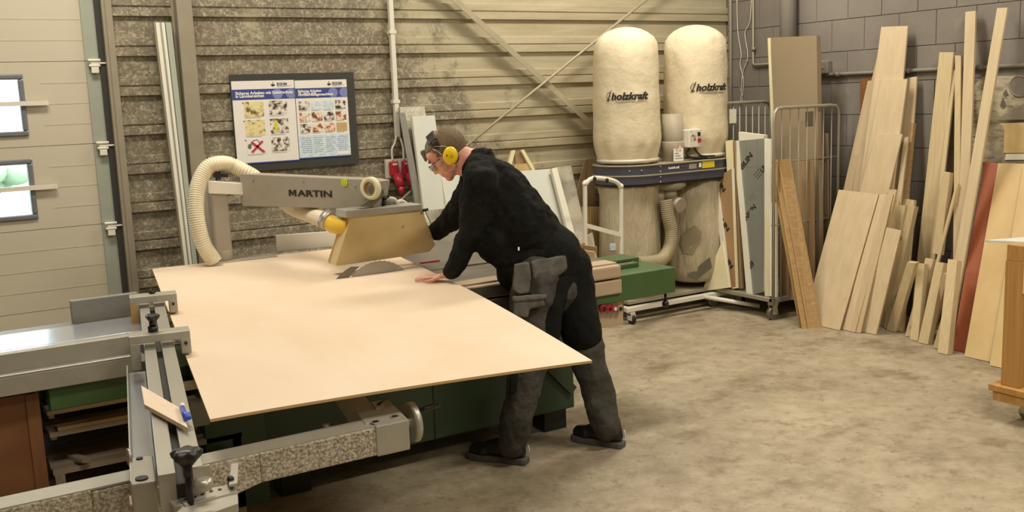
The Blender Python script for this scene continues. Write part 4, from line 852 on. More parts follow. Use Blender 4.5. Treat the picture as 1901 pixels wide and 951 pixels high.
# boards standing in it ; quads at a real distance X (their lower edges stand on the base)
PL = {}
def rpl(x, y, P0, n): d = ray(x, y); return EYE+d*((P0-EYE).dot(n)/d.dot(n))
def quad(name, label, cat, px, Xt, Xb, th, mat, group=None, zb=None, edge=None, parent=None):
    """px: tl,tr,br,bl as seen ; the top edge lies at distance X = Xt and the bottom at X = Xb (or on height zb)"""
    tl, tr, br, bl = px; P = [onx(*tl, Xt), onx(*tr, Xt)]
    P += [onz(*br, zb), onz(*bl, zb)] if zb is not None else [onx(*br, Xb), onx(*bl, Xb)]
    n = (P[1]-P[0]).cross(P[3]-P[0]); n.normalize()
    if n.x < 0: n = -n
    o = MB().prism(P, n*th).build(name, mat); PL[o.name] = (P[0], n)
    if edge:
        o.data.materials.append(MT[edge])
        for f in list(o.data.polygons)[1:]: f.material_index = 1
    return tag(o, label, cat, group) if label else o
G = 'insulation boards in the roll container'
fb = quad('foam_board', 'tall grey faced foam board towering over the roll container', 'board', ((1430, 70), (1516, 66), (1523, 540), (1452, 560)), 6.16, 6.06, .045, 'greyface', G, edge='foam')
for f in list(fb.data.polygons): f.material_index = 1 if f.index == 5 else 0
MB().prism([onx(x, y, 6.155) for x, y in ((1425, 71), (1430, 70), (1445, 402), (1438, 402))]+[], (.04, 0, 0)).build('foam_edge', 'foam', fb)
quad('insulation_board', 'silver faced insulation board with black lettering and white edge in the roll container', 'board', ((1367, 262), (1420, 257), (1418, 541), (1393, 548)), 5.80, 5.66, .02, 'unil', G, edge='foamw')
ub = bpy.data.objects['insulation_board']
def uframe(a, b, c, d): return a
def print_on(par, Xp, cx, cy, ddx, ddy, wid, hgt, body, mt='blackp', bold=.004):
    P0, n0 = PL[par.name]; P0 = P0-n0*.0015
    c = rpl(cx, cy, P0, n0); e = rpl(cx+ddx, cy+ddy, P0, n0); xd = (e-c); yd = xd.cross(V((1, 0, 0)))
    if yd.z < 0 and abs(yd.z) > abs(yd.y): yd = -yd
    nrm = -n0; yd = nrm.cross(xd)
    return text('print', body, c, xd, yd, .1, mt, par, .0006, bold, width=wid, height=hgt)
for (cx, cy, X_) in ((1383, 302, 5.775), (1390, 398, 5.735), (1398, 487, 5.70)):
    print_on(ub, X_, cx, cy, 20, -27, .19, .048, 'UNILIN' if cy == 398 else 'NILIN')
for (cx, cy, X_) in ((1409, 326, 5.765), (1398, 372, 5.74)):
    for k in (-1, 0, 1):
        P0, n0 = PL[ub.name]; a = rpl(cx-7+3.2*k, cy+4+3.5*k, P0-n0*.001, n0); b = rpl(cx+4+3.2*k, cy-9+3.5*k, P0-n0*.001, n0); MB().bar(a, b, .0045, .0014, (1, 0, 0)).build('printed_arrow', 'blackp', ub)
print_on(ub, 5.765, 1418, 312, 12, -18, .07, .048, 'UN')
for k in range(1, 6):
    yy = 262+k*50; X_ = 5.795-.024*k; P0, n0 = PL[ub.name]; P0 = P0-n0*.0006; a, b = rpl(1370+k*4.5, yy, P0, n0), rpl(1419, yy-4, P0, n0); MB().bar(a, b, .0025, .001, (1, 0, 0)).build('grid_line', 'pgr', ub)
for fx in (.33, .72):
    P0, n0 = PL[ub.name]; P0 = P0-n0*.0006; a, b = rpl(1367+53*fx, 262-4*fx, P0, n0), rpl(1393+25*fx, 547-6*fx, P0, n0); MB().bar(a, b, .0025, .001, (1, 0, 0)).build('grid_line', 'pgr', ub)
quad('insulation_board_edge_piece', None, None, ((1362, 262), (1369, 261), (1395, 548), (1386, 549)), 5.785, 5.645, .05, 'foamw').name = 'foam_strip'
o = bpy.data.objects['foam_strip']; tag(o, 'narrow white foam strip along the left edge of the silver insulation board', 'strip', G)
ob = quad('insulation_board', 'short orange faced insulation board at the left of the roll container', 'board', ((1329, 331), (1358, 313), (1366, 532), (1354, 534)), 5.70, 5.66, .03, 'unilo', G, edge='foamw')
for cy, cx in ((345, 1339), (418, 1346), (487, 1353)): print_on(ob, 5.675, cx, cy, 12, 19, .11, .042, 'LIN')
tag(quad('foam_strip', None, None, ((1323, 331), (1330, 330), (1355, 534), (1347, 535)), 5.685, 5.645, .02, 'foamw'), 'white foam strip at the far left of the roll container', 'strip', G)
tag(quad('foam_strip', None, None, ((1347, 262), (1357, 260), (1368, 535), (1359, 537)), 5.72, 5.66, .02, 'foam'), 'tall cream foam edge strip second from the left in the roll container', 'strip', G)
quad('insulation_board', 'tan cardboard faced board between the two foam strips in the roll container', 'board', ((1356, 262), (1363, 262), (1378, 536), (1367, 536)), 5.76, 5.70, .02, 'cardb', G)
quad('insulation_board', 'white topped foam block standing behind the silver insulation board', 'board', ((1371, 245), (1418, 251), (1420, 500), (1376, 500)), 5.86, 5.86, .04, 'foamw', G)
quad('foam_strip', 'white foam strip right of the silver insulation board', 'strip', ((1419, 257), (1431, 258), (1431, 548), (1419, 547)), 5.75, 5.67, .02, 'foamw', G)
quad('foam_strip', 'shorter cream strip in front of the tall grey foam board', 'strip', ((1428, 376), (1441, 376), (1441, 552), (1428, 550)), 5.70, 5.66, .02, 'foamw', G)
quad('foam_strip', 'thin cream strip closest to the tan leaning boards', 'strip', ((1421, 395), (1427, 395), (1427, 551), (1420, 550)), 5.69, 5.65, .015, 'foam', G)
quad('foam_offcut', 'triangular pale foam offcut leaning against the lower left of the roll container', 'offcut', ((1340, 448), (1344, 462), (1354, 534), (1303, 541)), 5.63, 5.57, .02, 'foam', edge='foamw')
quad('cardboard_sheet', 'brown cardboard panel low inside the right part of the roll container', 'panel', ((1446, 430), (1475, 428), (1478, 556), (1447, 560)), 5.80, 5.80, .015, 'cardb', G)
quad('cardboard_sheet', 'taller tan panel behind the wires right of the brown cardboard', 'panel', ((1476, 300), (1508, 298), (1512, 540), (1478, 548)), 6.0, 6.0, .015, 'cardb', G)
quad('cardboard_sheet', 'grey brown panel at the back right of the roll container', 'panel', ((1510, 246), (1536, 248), (1538, 520), (1512, 530)), 6.22, 6.22, .015, 'greyface', G)
# tan boards leaning on the front of the container, standing on the floor
def lean(name, label, px, Xt, th, mat, cat='board', group='offcuts leaning on the block wall', edge=None, zb=0.0):
    tl, tr, br, bl = px; P = [onx(*tl, Xt), onx(*tr, Xt), onz(*br, zb), onz(*bl, zb)]
    n = (P[1]-P[0]).cross(P[3]-P[0]); n.normalize()
    if n.x < 0: n = -n
    o = MB().prism(P, n*th).build(name, mat)
    if edge:
        o.data.materials.append(MT[edge])
        for f in list(o.data.polygons)[1:]: f.material_index = 1
    z0 = min(v.co.z for v in o.data.vertices)
    return tag(o, label, cat, group)
lean('tan_board', 'front tan board leaning at the right end of the roll container', ((1444, 296), (1465, 295), (1523, 608), (1500, 611)), 5.66, .012, 'tan', group='tan boards leaning on the roll container', edge='plyedge')
lean('tan_board', 'second tan board showing as a narrow edge left of the front tan board', ((1434, 296), (1446, 296), (1502, 610), (1489, 612)), 5.675, .012, 'tan', group='tan boards leaning on the roll container', edge='plyedge')
lean('tan_board', 'thin tan strip outermost left of the leaning tan boards', ((1437, 350), (1441, 350), (1490, 609), (1484, 610)), 5.66, .01, 'tan', group='tan boards leaning on the roll container')
# ================================================================== BOARDS LEANING ON THE BLOCK WALL
LB = [
 ('wide_plank', 'tallest wide pale board of the left stack, reaching highest on the block wall', ((1636, 50), (1685, 48), (1650, 480), (1575, 480)), 6.42, .014, 'ply', None, .30),
 ('wide_plank', 'wide board whose left edge peeks out left of the tallest one', ((1628, 107), (1660, 106), (1600, 500), (1530, 500)), 6.44, .012, 'ply', None, .30),
 ('wide_plank', 'wide board in front of the tallest with its top right corner showing', ((1636, 147), (1684, 147), (1640, 500), (1570, 500)), 6.36, .014, 'ply', None, .28),
 ('wide_plank', 'pale board standing just right of the widest stack with a square top', ((1676, 146), (1702, 142), (1672, 560), (1640, 560)), 6.44, .014, 'ply', None, .12),
 ('narrow_plank', 'slim pale plank slanting on the left side of the wide boards', ((1611, 150), (1622, 149), (1560, 470), (1538, 470)), 6.43, .012, 'ply', None, .40),
 ('wide_plank', 'lower front board with a slightly darker left half and square top right corner', ((1626, 250), (1675, 249), (1610, 520), (1550, 520)), 6.28, .012, 'ply', None, .22),
 ('strip', 'short pale strip beside the lower front board', ((1673, 229), (1690, 228), (1668, 440), (1648, 440)), 6.40, .012, 'ply', None, .35),
 ('strip', 'thin strip on edge right of the short pale strip', ((1690, 228), (1696, 228), (1676, 440), (1668, 440)), 6.40, .03, 'plyedge', None, .35),
 ('strip', 'third thin strip left of the square topped board', ((1678, 255), (1686, 254), (1664, 445), (1655, 445)), 6.34, .015, 'ply', None, .33),
 ('block_offcut', 'little square ended offcut above the knotty plywood', ((1650, 352), (1664, 352), (1640, 470), (1625, 470)), 6.16, .02, 'pine', None, .33),
 ('block_offcut', 'small offcut next to the square ended one', ((1661, 375), (1668, 374), (1650, 470), (1642, 470)), 6.16, .02, 'pine', None, .33),
 ('block_offcut', 'short block top right of the left stack', ((1676, 369), (1690, 370), (1678, 450), (1664, 450)), 6.3, .03, 'pine', None, .38),
 ('block_offcut', 'small block end at the very right of the left stack', ((1689, 372), (1697, 371), (1690, 450), (1681, 450)), 6.3, .03, 'pine', None, .38),
 ('plywood_board', 'widest short plywood panel with oval knots in front of the left stack', ((1557, 352), (1631, 361), (1559, 612), (1490, 602)), 6.10, .012, 'ply', 'plyedge', 0),
 ('plywood_strip', 'narrow plywood strip directly right of the widest short panel', ((1633, 361), (1645, 360), (1583, 616), (1562, 614)), 6.08, .010, 'ply', 'plyedge', 0),
 ('plywood_strip', 'thin plywood strip third in the short front row', ((1645, 361), (1654, 361), (1587, 618), (1577, 617)), 6.07, .010, 'ply', 'plyedge', 0),
 ('plywood_strip', 'thin plywood strip fourth in the short front row', ((1651, 358), (1658, 362), (1597, 619), (1588, 619)), 6.06, .010, 'ply', 'plyedge', 0),
 ('plywood_board', 'medium short board with a pale brown face at the right of the front row', ((1646, 422), (1673, 428), (1626, 622), (1596, 617)), 5.98, .014, 'ply', 'plyedge', 0),
 ('beam', 'squared timber beam rising behind the medium short board', ((1678, 381), (1698, 384), (1650, 610), (1636, 607)), 6.16, .045, 'pine', None, 0),
 ('beam', 'darker squared beam half hidden left of the other behind the medium board', ((1664, 381), (1681, 381), (1634, 606), (1620, 604)), 6.14, .03, 'pine', None, .0),
 ('beam', 'short squared beam slanting alone between the two stacks', ((1684, 487), (1699, 489), (1662, 618), (1645, 614)), 5.92, .045, 'pine', None, 0),
 ('plank', 'tall board, leftmost of the right stack', ((1744, 97), (1770, 97), (1722, 606), (1690, 600)), 6.42, .02, 'pine', None, 0.0),
 ('slat', 'thin slat slanting behind the leftmost tall board of the right stack', ((1769, 130), (1775, 130), (1733, 500), (1724, 500)), 6.43, .015, 'pine', None, .25),
 ('slat', 'slender upright slat right of the leftmost tall board', ((1773, 103), (1784, 103), (1780, 640), (1768, 638)), 6.42, .02, 'pine', None, 0),
 ('slat', 'tall honey coloured slat second highest of the right stack', ((1792, 22), (1811, 20), (1789, 640), (1772, 636)), 6.43, .018, 'ply', None, 0),
 ('slat', 'highest pale slat of all, slanting far right over the block wall', ((1851, 15), (1870, 14), (1764, 640), (1746, 636)), 6.38, .018, 'ply', None, 0),
 ('beam', 'short beam with a knot hanging clear of the floor in the right stack', ((1750, 318), (1764, 320), (1745, 473), (1731, 470)), 6.22, .045, 'pine', None, None),
 ('slat', 'thin pointed slat crossing right of the knotty beam', ((1775, 338), (1779, 341), (1752, 450), (1746, 450)), 6.20, .015, 'pine', None, .4),
 ('beam', 'low squared post, leftmost foot of the right stack', ((1703, 488), (1716, 490), (1704, 635), (1689, 631)), 6.0, .05, 'pine', None, 0),
 ('beam', 'low post standing just behind the leftmost foot of the right stack', ((1718, 479), (1733, 481), (1692, 628), (1680, 624)), 6.08, .04, 'pine', None, 0),
 ('beam', 'low post with a bevelled top in the middle of the right stack', ((1737, 486), (1752, 488), (1722, 641), (1704, 637)), 5.97, .05, 'pine', None, 0),
 ('beam', 'thin low post leaning to the right across the middle post', ((1750, 508), (1760, 511), (1726, 632), (1716, 630)), 5.93, .04, 'pine', None, 0),
 ('beam', 'front squared post, nearest and rightmost foot of the right stack', ((1760, 481), (1777, 483), (1759, 660), (1740, 656)), 5.90, .055, 'pine', None, 0),
 ('block_offcut', 'tiny low offcut wedged between the two nearest posts', ((1752, 575), (1762, 578), (1742, 650), (1732, 646)), 5.86, .03, 'pine', None, 0),
 ('red_board', 'red brown coated board leaning beside the plywood sheet', ((1828, 300), (1854, 303), (1792, 656), (1767, 650)), 6.40, .012, 'redbrd', None, 0),
 ('plywood_board', 'big plywood sheet leaning at the right edge of the wall', ((1853, 303), (1955, 305), (1905, 695), (1791, 657)), 6.39, .014, 'cream', None, 0),
 ('plywood_board', 'second plywood sheet peeking out below behind the big one', ((1900, 306), (1990, 308), (1960, 716), (1838, 672)), 6.36, .012, 'cream', None, 0),
 ('dark_board', 'old dark brown board half hidden behind the slim pale plank', ((1597, 146), (1626, 143), (1624, 330), (1596, 335)), 6.47, .01, 'brownbox', None, None),
]
def ray_plane(x, y, P0, n): d = ray(x, y); return EYE+d*((P0-EYE).dot(n)/d.dot(n))
def lean_plane(name, label, px, Xt, Xf, th, mat, edge=None, extend=True):
    tl, tr, br, bl = px; T = onx(*tl, Xt); lean_v = V((Xf-Xt, 0, -T.z)); n = lean_v.cross(V((0, 1, 0))).normalized()
    if n.x < 0: n = -n
    P = [ray_plane(*q, T, n) for q in px]
    if extend:
        w = (P[1]-P[0])
        for a, b in ((1, 2), (0, 3)):
            d_ = (P[b]-P[a])
            P[b] = P[a]+d_
        dm = ((P[2]-P[1]).normalized()+(P[3]-P[0]).normalized())/2
        for b in (2, 3): P[b] = P[b]+dm*((.004-P[b].z)/dm.z)
    o = MB().prism(P, n*th).build(name, mat)
    if edge:
        o.data.materials.append(MT[edge])
        for f in list(o.data.polygons)[1:]: f.material_index = 1
    return tag(o, label, 'board', 'offcuts leaning on the block wall')
XF = {6.47: 6.44, 6.44: 6.22, 6.43: 6.20, 6.42: 6.16, 6.36: 6.08, 6.40: 6.14, 6.34: 6.06, 6.28: 5.98, 6.16: 5.92, 6.3: 6.02}
for nm, lab, px, Xt, th, mt, eg, zb in LB:
    if zb is None:
        lean_plane(nm, lab, px, Xt, 6.0 if nm == 'beam' else Xt-.02, th, mt, extend=False)
    elif zb > 0: lean_plane(nm, lab, px, Xt, XF.get(Xt, Xt-.2), th, mt, eg)
    else: lean_plane(nm, lab, px, Xt, (onz(*px[2]).x+onz(*px[3]).x)/2, th, mt, eg)
c = onx(1785, 492, 6.0)
# decorations on the block wall at the far right
mp = thing('mottled_board', 'worn mottled board fixed to the block wall at the right edge', 'board', onx(1830, 220, XR-.01))
MB().prism([onx(x, y, XR-.004) for x, y in ((1826, 142), (1960, 139), (1960, 305), (1775, 300), (1778, 190))], (-.006, 0, 0)).build('sheet', 'mottled', mp)
for k in range(16):
    yy = 150+k*9.5; x0 = 1785+random.uniform(0, 12); x1 = min(1848, x0+random.uniform(14, 46)); MB().bar(onx(x0, yy, XR-.011), onx(x1, yy-1, XR-.011), .0035, .001, (1, 0, 0)).build('crack_line', 'darkiron', mp)
MB().tube([onx(1893+18*math.cos(a), 160+19*math.sin(a), XR-.012) for a in [2*math.pi*k/24 for k in range(25)]], .006, 8, False).build('ring', 'steel', mp)
MB().prism([onx(1893+16*math.cos(a), 160+17*math.sin(a), XR-.011) for a in [2*math.pi*k/24 for k in range(24)]], (-.003, 0, 0)).build('round_plate', 'block', mp)
MB().prism([onx(x, y, XR-.011) for x, y in ((1862, 180), (1868, 196), (1863, 202), (1857, 197))], (-.003, 0, 0)).build('dark_chip', 'darkiron', mp)
MB().prism([onx(x, y, XR-.011) for x, y in ((1868, 166), (1872, 176), (1866, 179), (1862, 174))], (-.003, 0, 0)).build('dark_chip', 'darkiron', mp)
co = thing('roof_cutout', 'grey gable shaped board over a cream cut plywood piece at the right edge', 'board', onx(1870, 240, XR-.05))
MB().prism([onx(x, y, XR-.03) for x, y in ((1848, 222), (1901, 194), (1960, 165), (1960, 222))], (-.012, 0, 0)).build('gable', 'signgrey', co)
MB().prism([onx(x, y, XR-.045) for x, y in ((1857, 229), (1960, 226), (1960, 283), (1865, 284), (1867, 243), (1864, 234))], (-.014, 0, 0)).build('cream_piece', 'cream', co)
MB().prism([onx(x, y, XR-.045) for x, y in ((1864, 284), (1960, 283), (1960, 303), (1861, 303))], (-.010, 0, 0)).build('lower_rail', 'signgrey', co)
MB().prism([onx(x, y, XR-.058) for x, y in ((1868, 286), (1960, 285), (1960, 296), (1866, 297))], (-.004, 0, 0)).build('white_inset', 'white', co)
# ================================================================== panels leaning on the back wall behind the operator
def wallp(name, label, px, Yt, Yb, th, mat, cat='panel', edge=None):
    T = ony(*px[0], Yt); big = not (Yt >= 6.69 and name != 'foil_board'); Yf = Yt-(1.5*(Yt-Yb) if big else .05)
    lv = V((0, Yf-Yt, -T.z)); n = lv.cross(V((1, 0, 0))).normalized(); P = [rpl(x, y, T, n) for x, y in px]
    dm = ((P[2]-P[1]).normalized()+(P[3]-P[0]).normalized())/2
    for b in (2, 3): P[b] = P[b]+dm*((.004-P[b].z)/dm.z)
    n = (P[1]-P[0]).cross(P[3]-P[0]).normalized()
    if n.y < 0: n = -n
    o = MB().prism(P, n*th).build(name, mat)
    if edge:
        o.data.materials.append(MT[edge])
        for f in list(o.data.polygons)[1:]: f.material_index = 1
    return tag(o, label, cat, 'panels leaning on the clad wall')
wallp('foil_board', 'dimpled silver foil panel leaning tallest beside the red sockets', ((742, 199), (788, 197), (812, 380), (775, 385)), 6.70, 6.5, .03, 'foil')
wallp('white_board', 'pale blue white panel leaning in front of the dimpled foil panel', ((765, 216), (807, 214), (833, 398), (787, 402)), 6.60, 6.42, .03, 'bpanel', edge='foamw')
MB_ = wallp('metal_strip', 'narrow bright metal strip against the left edge of the foil panel', ((741, 210), (752, 209), (786, 385), (771, 386)), 6.62, 6.46, .01, 'galvp')
wallp('white_board', 'pale panel with a green edge seen under the operator\'s chin', ((815, 300), (880, 296), (915, 480), (843, 480)), 6.55, 6.35, .04, 'bpanel', edge='foam')
wallp('foil_offcut', 'low silver foil offcut at the foot of the pale blue white panel', ((790, 391), (834, 387), (842, 404), (798, 410)), 6.30, 6.28, .02, 'foil')
wallp('trapezoid_board', 'brown trapezoid board topmost behind the operator\'s back', ((955, 282), (972, 278), (1000, 330), (945, 330)), 6.72, 6.6, .012, 'cardb', 'board')
wallp('batten', 'pale batten left of the brown trapezoid board', ((950, 280), (957, 279), (950, 310), (941, 310)), 6.70, 6.62, .02, 'foam', 'batten')
wallp('batten', 'pale slanting batten right of the brown trapezoid board', ((967, 279), (973, 278), (997, 322), (991, 322)), 6.69, 6.6, .02, 'foam', 'batten')
wallp('card_sheet', 'small cream sheet below the brown trapezoid board', ((954, 306), (990, 302), (996, 322), (958, 324)), 6.695, 6.6, .01, 'cream', 'sheet')
wallp('white_board', 'wide white panel leaning directly behind the operator\'s back', ((962, 318), (1026, 313), (1066, 460), (1000, 470)), 6.60, 6.35, .02, 'bpanel', edge='foam')
wallp('foil_board', 'silver foil faced panel with a white left edge behind the operator\'s back', ((1031, 311), (1060, 307), (1088, 440), (1066, 450)), 6.55, 6.30, .03, 'foil', edge='foamw')
wallp('white_strip', 'white strip along the left edge of the slanting foil panel', ((1024, 313), (1034, 311), (1072, 450), (1060, 455)), 6.54, 6.28, .03, 'foamw', 'strip')
wallp('foil_offcut', 'small silver offcut low beside the operator\'s waist', ((1072, 448), (1100, 432), (1108, 463), (1074, 470)), 6.18, 6.10, .02, 'foil')
wallp('hexagon_board', 'brown board with cut corners leaning left of the dust collector', ((1090, 295), (1101, 294), (1112, 378), (1083, 380)), 6.72, 6.66, .012, 'cardb', 'board')
wallp('hexagon_board', 'left half of a brown board with a slanted corner beside the dust collector', ((1086, 297), (1092, 295), (1098, 378), (1066, 335)), 6.715, 6.67, .012, 'cardb', 'board')
rs = thing('ribbed_panel', 'stack of pale ribbed slats low between the cut board and the plastic sack', 'slats', ony(1095, 470, 6.5))
for k in range(8):
    a = ony(1080+k*5, 384, 6.55); b = ony(1084+k*4.6, 480, 6.5); MB().bar(a, V((b.x, b.y, .01)), .016, .02, (0, 1, 0)).build('slat', 'cream', rs)
# pieces lying on the right end of the saw table
bxs = thing('open_box', 'shallow open wooden box lying on the right end of the saw', 'box', (3.25, 4.62, .872))
MB().bar((3.02, 4.72, .89), (3.40, 4.76, .89), .012, .04).build('side', 'orange', bxs); MB().bar((3.28, 4.50, .885), (3.24, 4.72, .89), .012, .035).build('side', 'cream', bxs); MB().bar((3.40, 4.64, .885), (3.36, 4.76, .89), .012, .035).build('side', 'cardb', bxs)
tag(MB().box(2.44, 2.56, 5.00, 5.02, .874, .880).build('red_strip', 'red'), 'small red strip on the saw table behind the operator\'s hand', 'strip')
# ================================================================== WORKBENCH at the right edge
wbn = thing('workbench', 'wooden workbench on castors cut off by the right edge', 'workbench', (4.95, 2.85, 0))
q = [onz(x, y, .93) for x, y in ((1828, 447), (1901, 440), (1980, 470), (1955, 498))]
tp = MB().prism([onz(1829, 446, .955), onz(1930, 438, .955), V((5.62, 3.02, .955)), V((5.60, 2.66, .955)), V((4.98, 2.62, .955))], (0, 0, -.012)).build('worktop', 'bpanel', wbn)
LX_, LY_ = onz(1888, 735, .10).x, onz(1888, 735, .10).y
a, b = onz(1882, 735, .135), None
lp = V((4.80, 2.96, 0))
MB().box(4.77, 4.86, 2.88, 2.98, .20, .86).build('leg', 'benchw', wbn, bevel=.003)
MB().box(5.36, 5.45, 2.88, 2.98, .20, .86).build('leg', 'benchw', wbn, bevel=.003)
MB().box(4.77, 5.45, 2.885, 2.975, .86, .943).build('apron', 'benchw', wbn, bevel=.003)
MB().box(4.74, 5.5, 2.80, 3.03, .165, .20).build('lower_board', 'benchw', wbn, bevel=.004); MB().box(4.75, 5.5, 2.82, 3.01, .115, .163).build('skid', 'benchw', wbn, bevel=.004)
MB().box(4.772-.003, 4.80, 2.876, 2.88, .70, .84).build('old_tape', 'foamw', wbn)
for wx in (4.86, 5.36):
    cst = MB().box(wx, wx+.07, 2.86, 2.93, .095, .115).box(wx+.012, wx+.018, 2.87, 2.93, .04, .10).box(wx+.052, wx+.058, 2.87, 2.93, .04, .10).build('castor', 'zinc', wbn)
    MB().cyl((wx+.02, 2.895, .045), (wx+.05, 2.895, .045), .045, seg=28).build('wheel', 'darkiron', cst); MB().cyl((wx+.008, 2.895, .045), (wx+.062, 2.895, .045), .012).build('axle', 'zinc', cst)
# ================================================================== THE OPERATOR
per = thing('person', 'man in black jacket and ear defenders leaning over the sheet', 'person', (2.62, 4.0, 0))
def remesh(o, vox, smooth=4, disp=None, ds=.25, fac=.6):
    md = o.modifiers.new('remesh', 'REMESH'); md.mode = 'VOXEL'; md.voxel_size = vox; md.use_smooth_shade = True
    sm_ = o.modifiers.new('smooth', 'SMOOTH'); sm_.iterations = smooth; sm_.factor = fac
    if disp:
        tx = bpy.data.textures.new(o.name, 'CLOUDS'); tx.noise_scale = ds; tx.noise_depth = 2
        dm = o.modifiers.new('folds', 'DISPLACE'); dm.texture = tx; dm.strength = disp; dm.mid_level = .5; dm.texture_coords = 'GLOBAL'
def J(x, y, Y): return ony(x, y, Y)
LI, UI = -rt, up
Fh = (.76*LI-.65*UI); Uh = (.65*LI+.76*UI); Sh = Uh.cross(Fh)      # Sh points to his left, towards the room
a_ = math.radians(-9); Fh, Sh = (Fh*math.cos(a_)+Sh*math.sin(a_)), (Sh*math.cos(a_)-Fh*math.sin(a_))
HC = J(829, 284, 4.38)
def HP_(s, f, u): return HC+Sh*s+Fh*f+Uh*u
HB = (Sh, Fh, Uh)
neck = J(892, 305, 4.27)
shL, elL, wrL = J(893, 338, 4.10), J(876, 432, 4.16), onz(838, 506, .945)
shR, elR, wrR = J(880, 352, 4.46), J(842, 405, 4.70), J(803, 435, 4.92)
pel = J(1012, 496, 4.06); chest = J(930, 375, 4.20)
hipL, kneeL, ankL = J(992, 515, 3.99), J(984, 668, 3.99), J(952, 822, 4.02)
hipR, kneeR, ankR = J(1050, 505, 4.08), J(1084, 640, 4.0), J(1126, 800, 3.92)
b = MB()
b.ell(HP_(0, -.012, .022), .076, .097, .092, HB, 28, 18).ell(HP_(0, .035, -.055), .054, .060, .058, HB).ell(HP_(0, .066, -.100), .026, .022, .020, HB)
b.ell(HP_(0, .055, .030), .062, .040, .045, HB).ell(HP_(0, .076, .012), .050, .014, .011, HB)           # forehead, brow
b.cap(HP_(0, .084, .004), HP_(0, .103, -.036), .0085, .0125).ell(HP_(.010, .095, -.042), .008, .010, .008, HB).ell(HP_(-.010, .095, -.042), .008, .010, .008, HB)
b.ell(HP_(0, .080, -.060), .026, .016, .012, HB).ell(HP_(0, .086, -.066), .022, .0085, .0055, HB).ell(HP_(0, .084, -.077), .020, .0085, .006, HB)
for s_ in (-1, 1):
    b.ell(HP_(s_*.043, .052, -.022), .020, .024, .022, HB).ell(HP_(s_*.040, .03, -.075), .018, .035, .020, HB).ell(HP_(s_*.078, -.012, -.018), .008, .018, .030, HB)
b.cap(HP_(0, -.035, -.045), neck, .056, .062)
b.cap(HP_(0, .01, -.085), neck+V((-.03, .03, -.02)), .036, .05)
b.cap(neck, chest, .075, .13).cap(chest, pel, .13, .125)
for sh_, el_, wr_ in ((shL, elL, wrL), (shR, elR, wrR)): b.cap(neck.lerp(sh_, .5), sh_, .055, .055).cap(sh_, el_, .052, .042).cap(el_, wr_, .042, .027)
for h_, k_, an_ in ((hipL, kneeL, ankL), (hipR, kneeR, ankR)): b.cap(pel.lerp(h_, .6), h_, .10, .09).cap(h_, k_, .085, .055).cap(k_, an_, .052, .036)
# left hand lying on the sheet
tipc = onz(784, 517, .905); palm0 = onz(829, 511, .925); hdv = (tipc-palm0); hdv.z = 0; hl = hdv.length; hdv.normalize(); hsd = V((-hdv.y, hdv.x, 0))
if hsd.y < 0: hsd = -hsd
pk_ = palm0+hdv*.085; pk_.z = .912
b.cap(wrL, palm0+V((0, 0, .002)), .025, .024, .75, (0, 0, 1))
for q_ in (-.026, -.009, .009, .026): b.cap(palm0+hsd*q_*.7, pk_+hsd*q_, .015, .0125, .8, (0, 0, 1))
for q_, ln_ in ((-.031, .062), (-.0105, .078), (.0105, .084), (.031, .072)):
    p1_ = pk_+hsd*q_; p2_ = p1_+hdv*ln_*.5+hsd*q_*.20; p2_.z = .912; p3_ = p1_+hdv*ln_+hsd*q_*.45; p3_.z = .901
    b.cap(p1_, p2_, .0088, .0080).cap(p2_, p3_, .0080, .0068)
th0 = palm0+hdv*.02-hsd*.028; th1 = th0+hdv*.035-hsd*.026; th1.z = .906; th2 = th1+hdv*.030-hsd*.006; th2.z = .902
b.cap(th0, th1, .0125, .0095).cap(th1, th2, .0095, .0075)
# right hand, held behind the guard
hv = (wrR-elR).normalized(); pr_ = wrR+hv*.08
for q_ in (-.024, -.008, .008, .024):
    o_ = V((0, 0, 1))*q_; b.cap(wrR+o_*.6, pr_+o_, .014, .012); b.cap(pr_+o_, pr_+o_*1.3+hv*.045, .0088, .008).cap(pr_+o_*1.3+hv*.045, pr_+o_*1.3+hv*.07+V((0, 0, -.02)), .008, .007)
b.cap(wrR+hv*.02, wrR+hv*.05+V((-.02, -.03, .02)), .012, .009)
bo = b.build('body', 'skin', per, fix=False); remesh(bo, .0044, 3, fac=.5)
for s_ in (-1, 1):
    e = MB().ell(HP_(s_*.030, .0765, -.010), .0095, .0085, .006, HB, 14, 10).build('eye', 'taupe', per); MB().ell(HP_(s_*.030, .0845, -.012), .005, .003, .004, HB, 10, 8).build('iris', 'blackp', e)
MB().cap(HP_(-.05, .088, .020), HP_(-.014, .096, .018), .004, .005).build('eyebrow', 'hairgrey', per); MB().cap(HP_(.05, .088, .020), HP_(.014, .096, .018), .004, .005).build('eyebrow', 'hairgrey', per)
# hair
def shell(name, mat, keep, grow, c=(0, -.012, .022), r=(.076, .097, .092), nu=72, nv=44):
    m = MB(); m.ell(V((0, 0, 0)), 1, 1, 1, None, nu, nv)
    vs = [V(v) for v in m.v]; ok = [keep(v) for v in vs]; fs = [f for f in m.f if all(ok[i] for i in f)]
    used = sorted(set(i for f in fs for i in f)); mp_ = {i: k for k, i in enumerate(used)}; rnd = random.Random(3)
    g = grow
    out = MB(); out.add([HP_(c[0]+vs[i].x*(r[0]+g(vs[i])+rnd.uniform(-.0012, .0012)), c[1]+vs[i].y*(r[1]+g(vs[i])+rnd.uniform(-.0012, .0012)), c[2]+vs[i].z*(r[2]+g(vs[i]))) for i in used], [tuple(mp_[i] for i in f) for f in fs], True)
    o = out.build(name, mat, per); md = o.modifiers.new('thickness', 'SOLIDIFY'); md.thickness = .008; md.offset = -1; return o
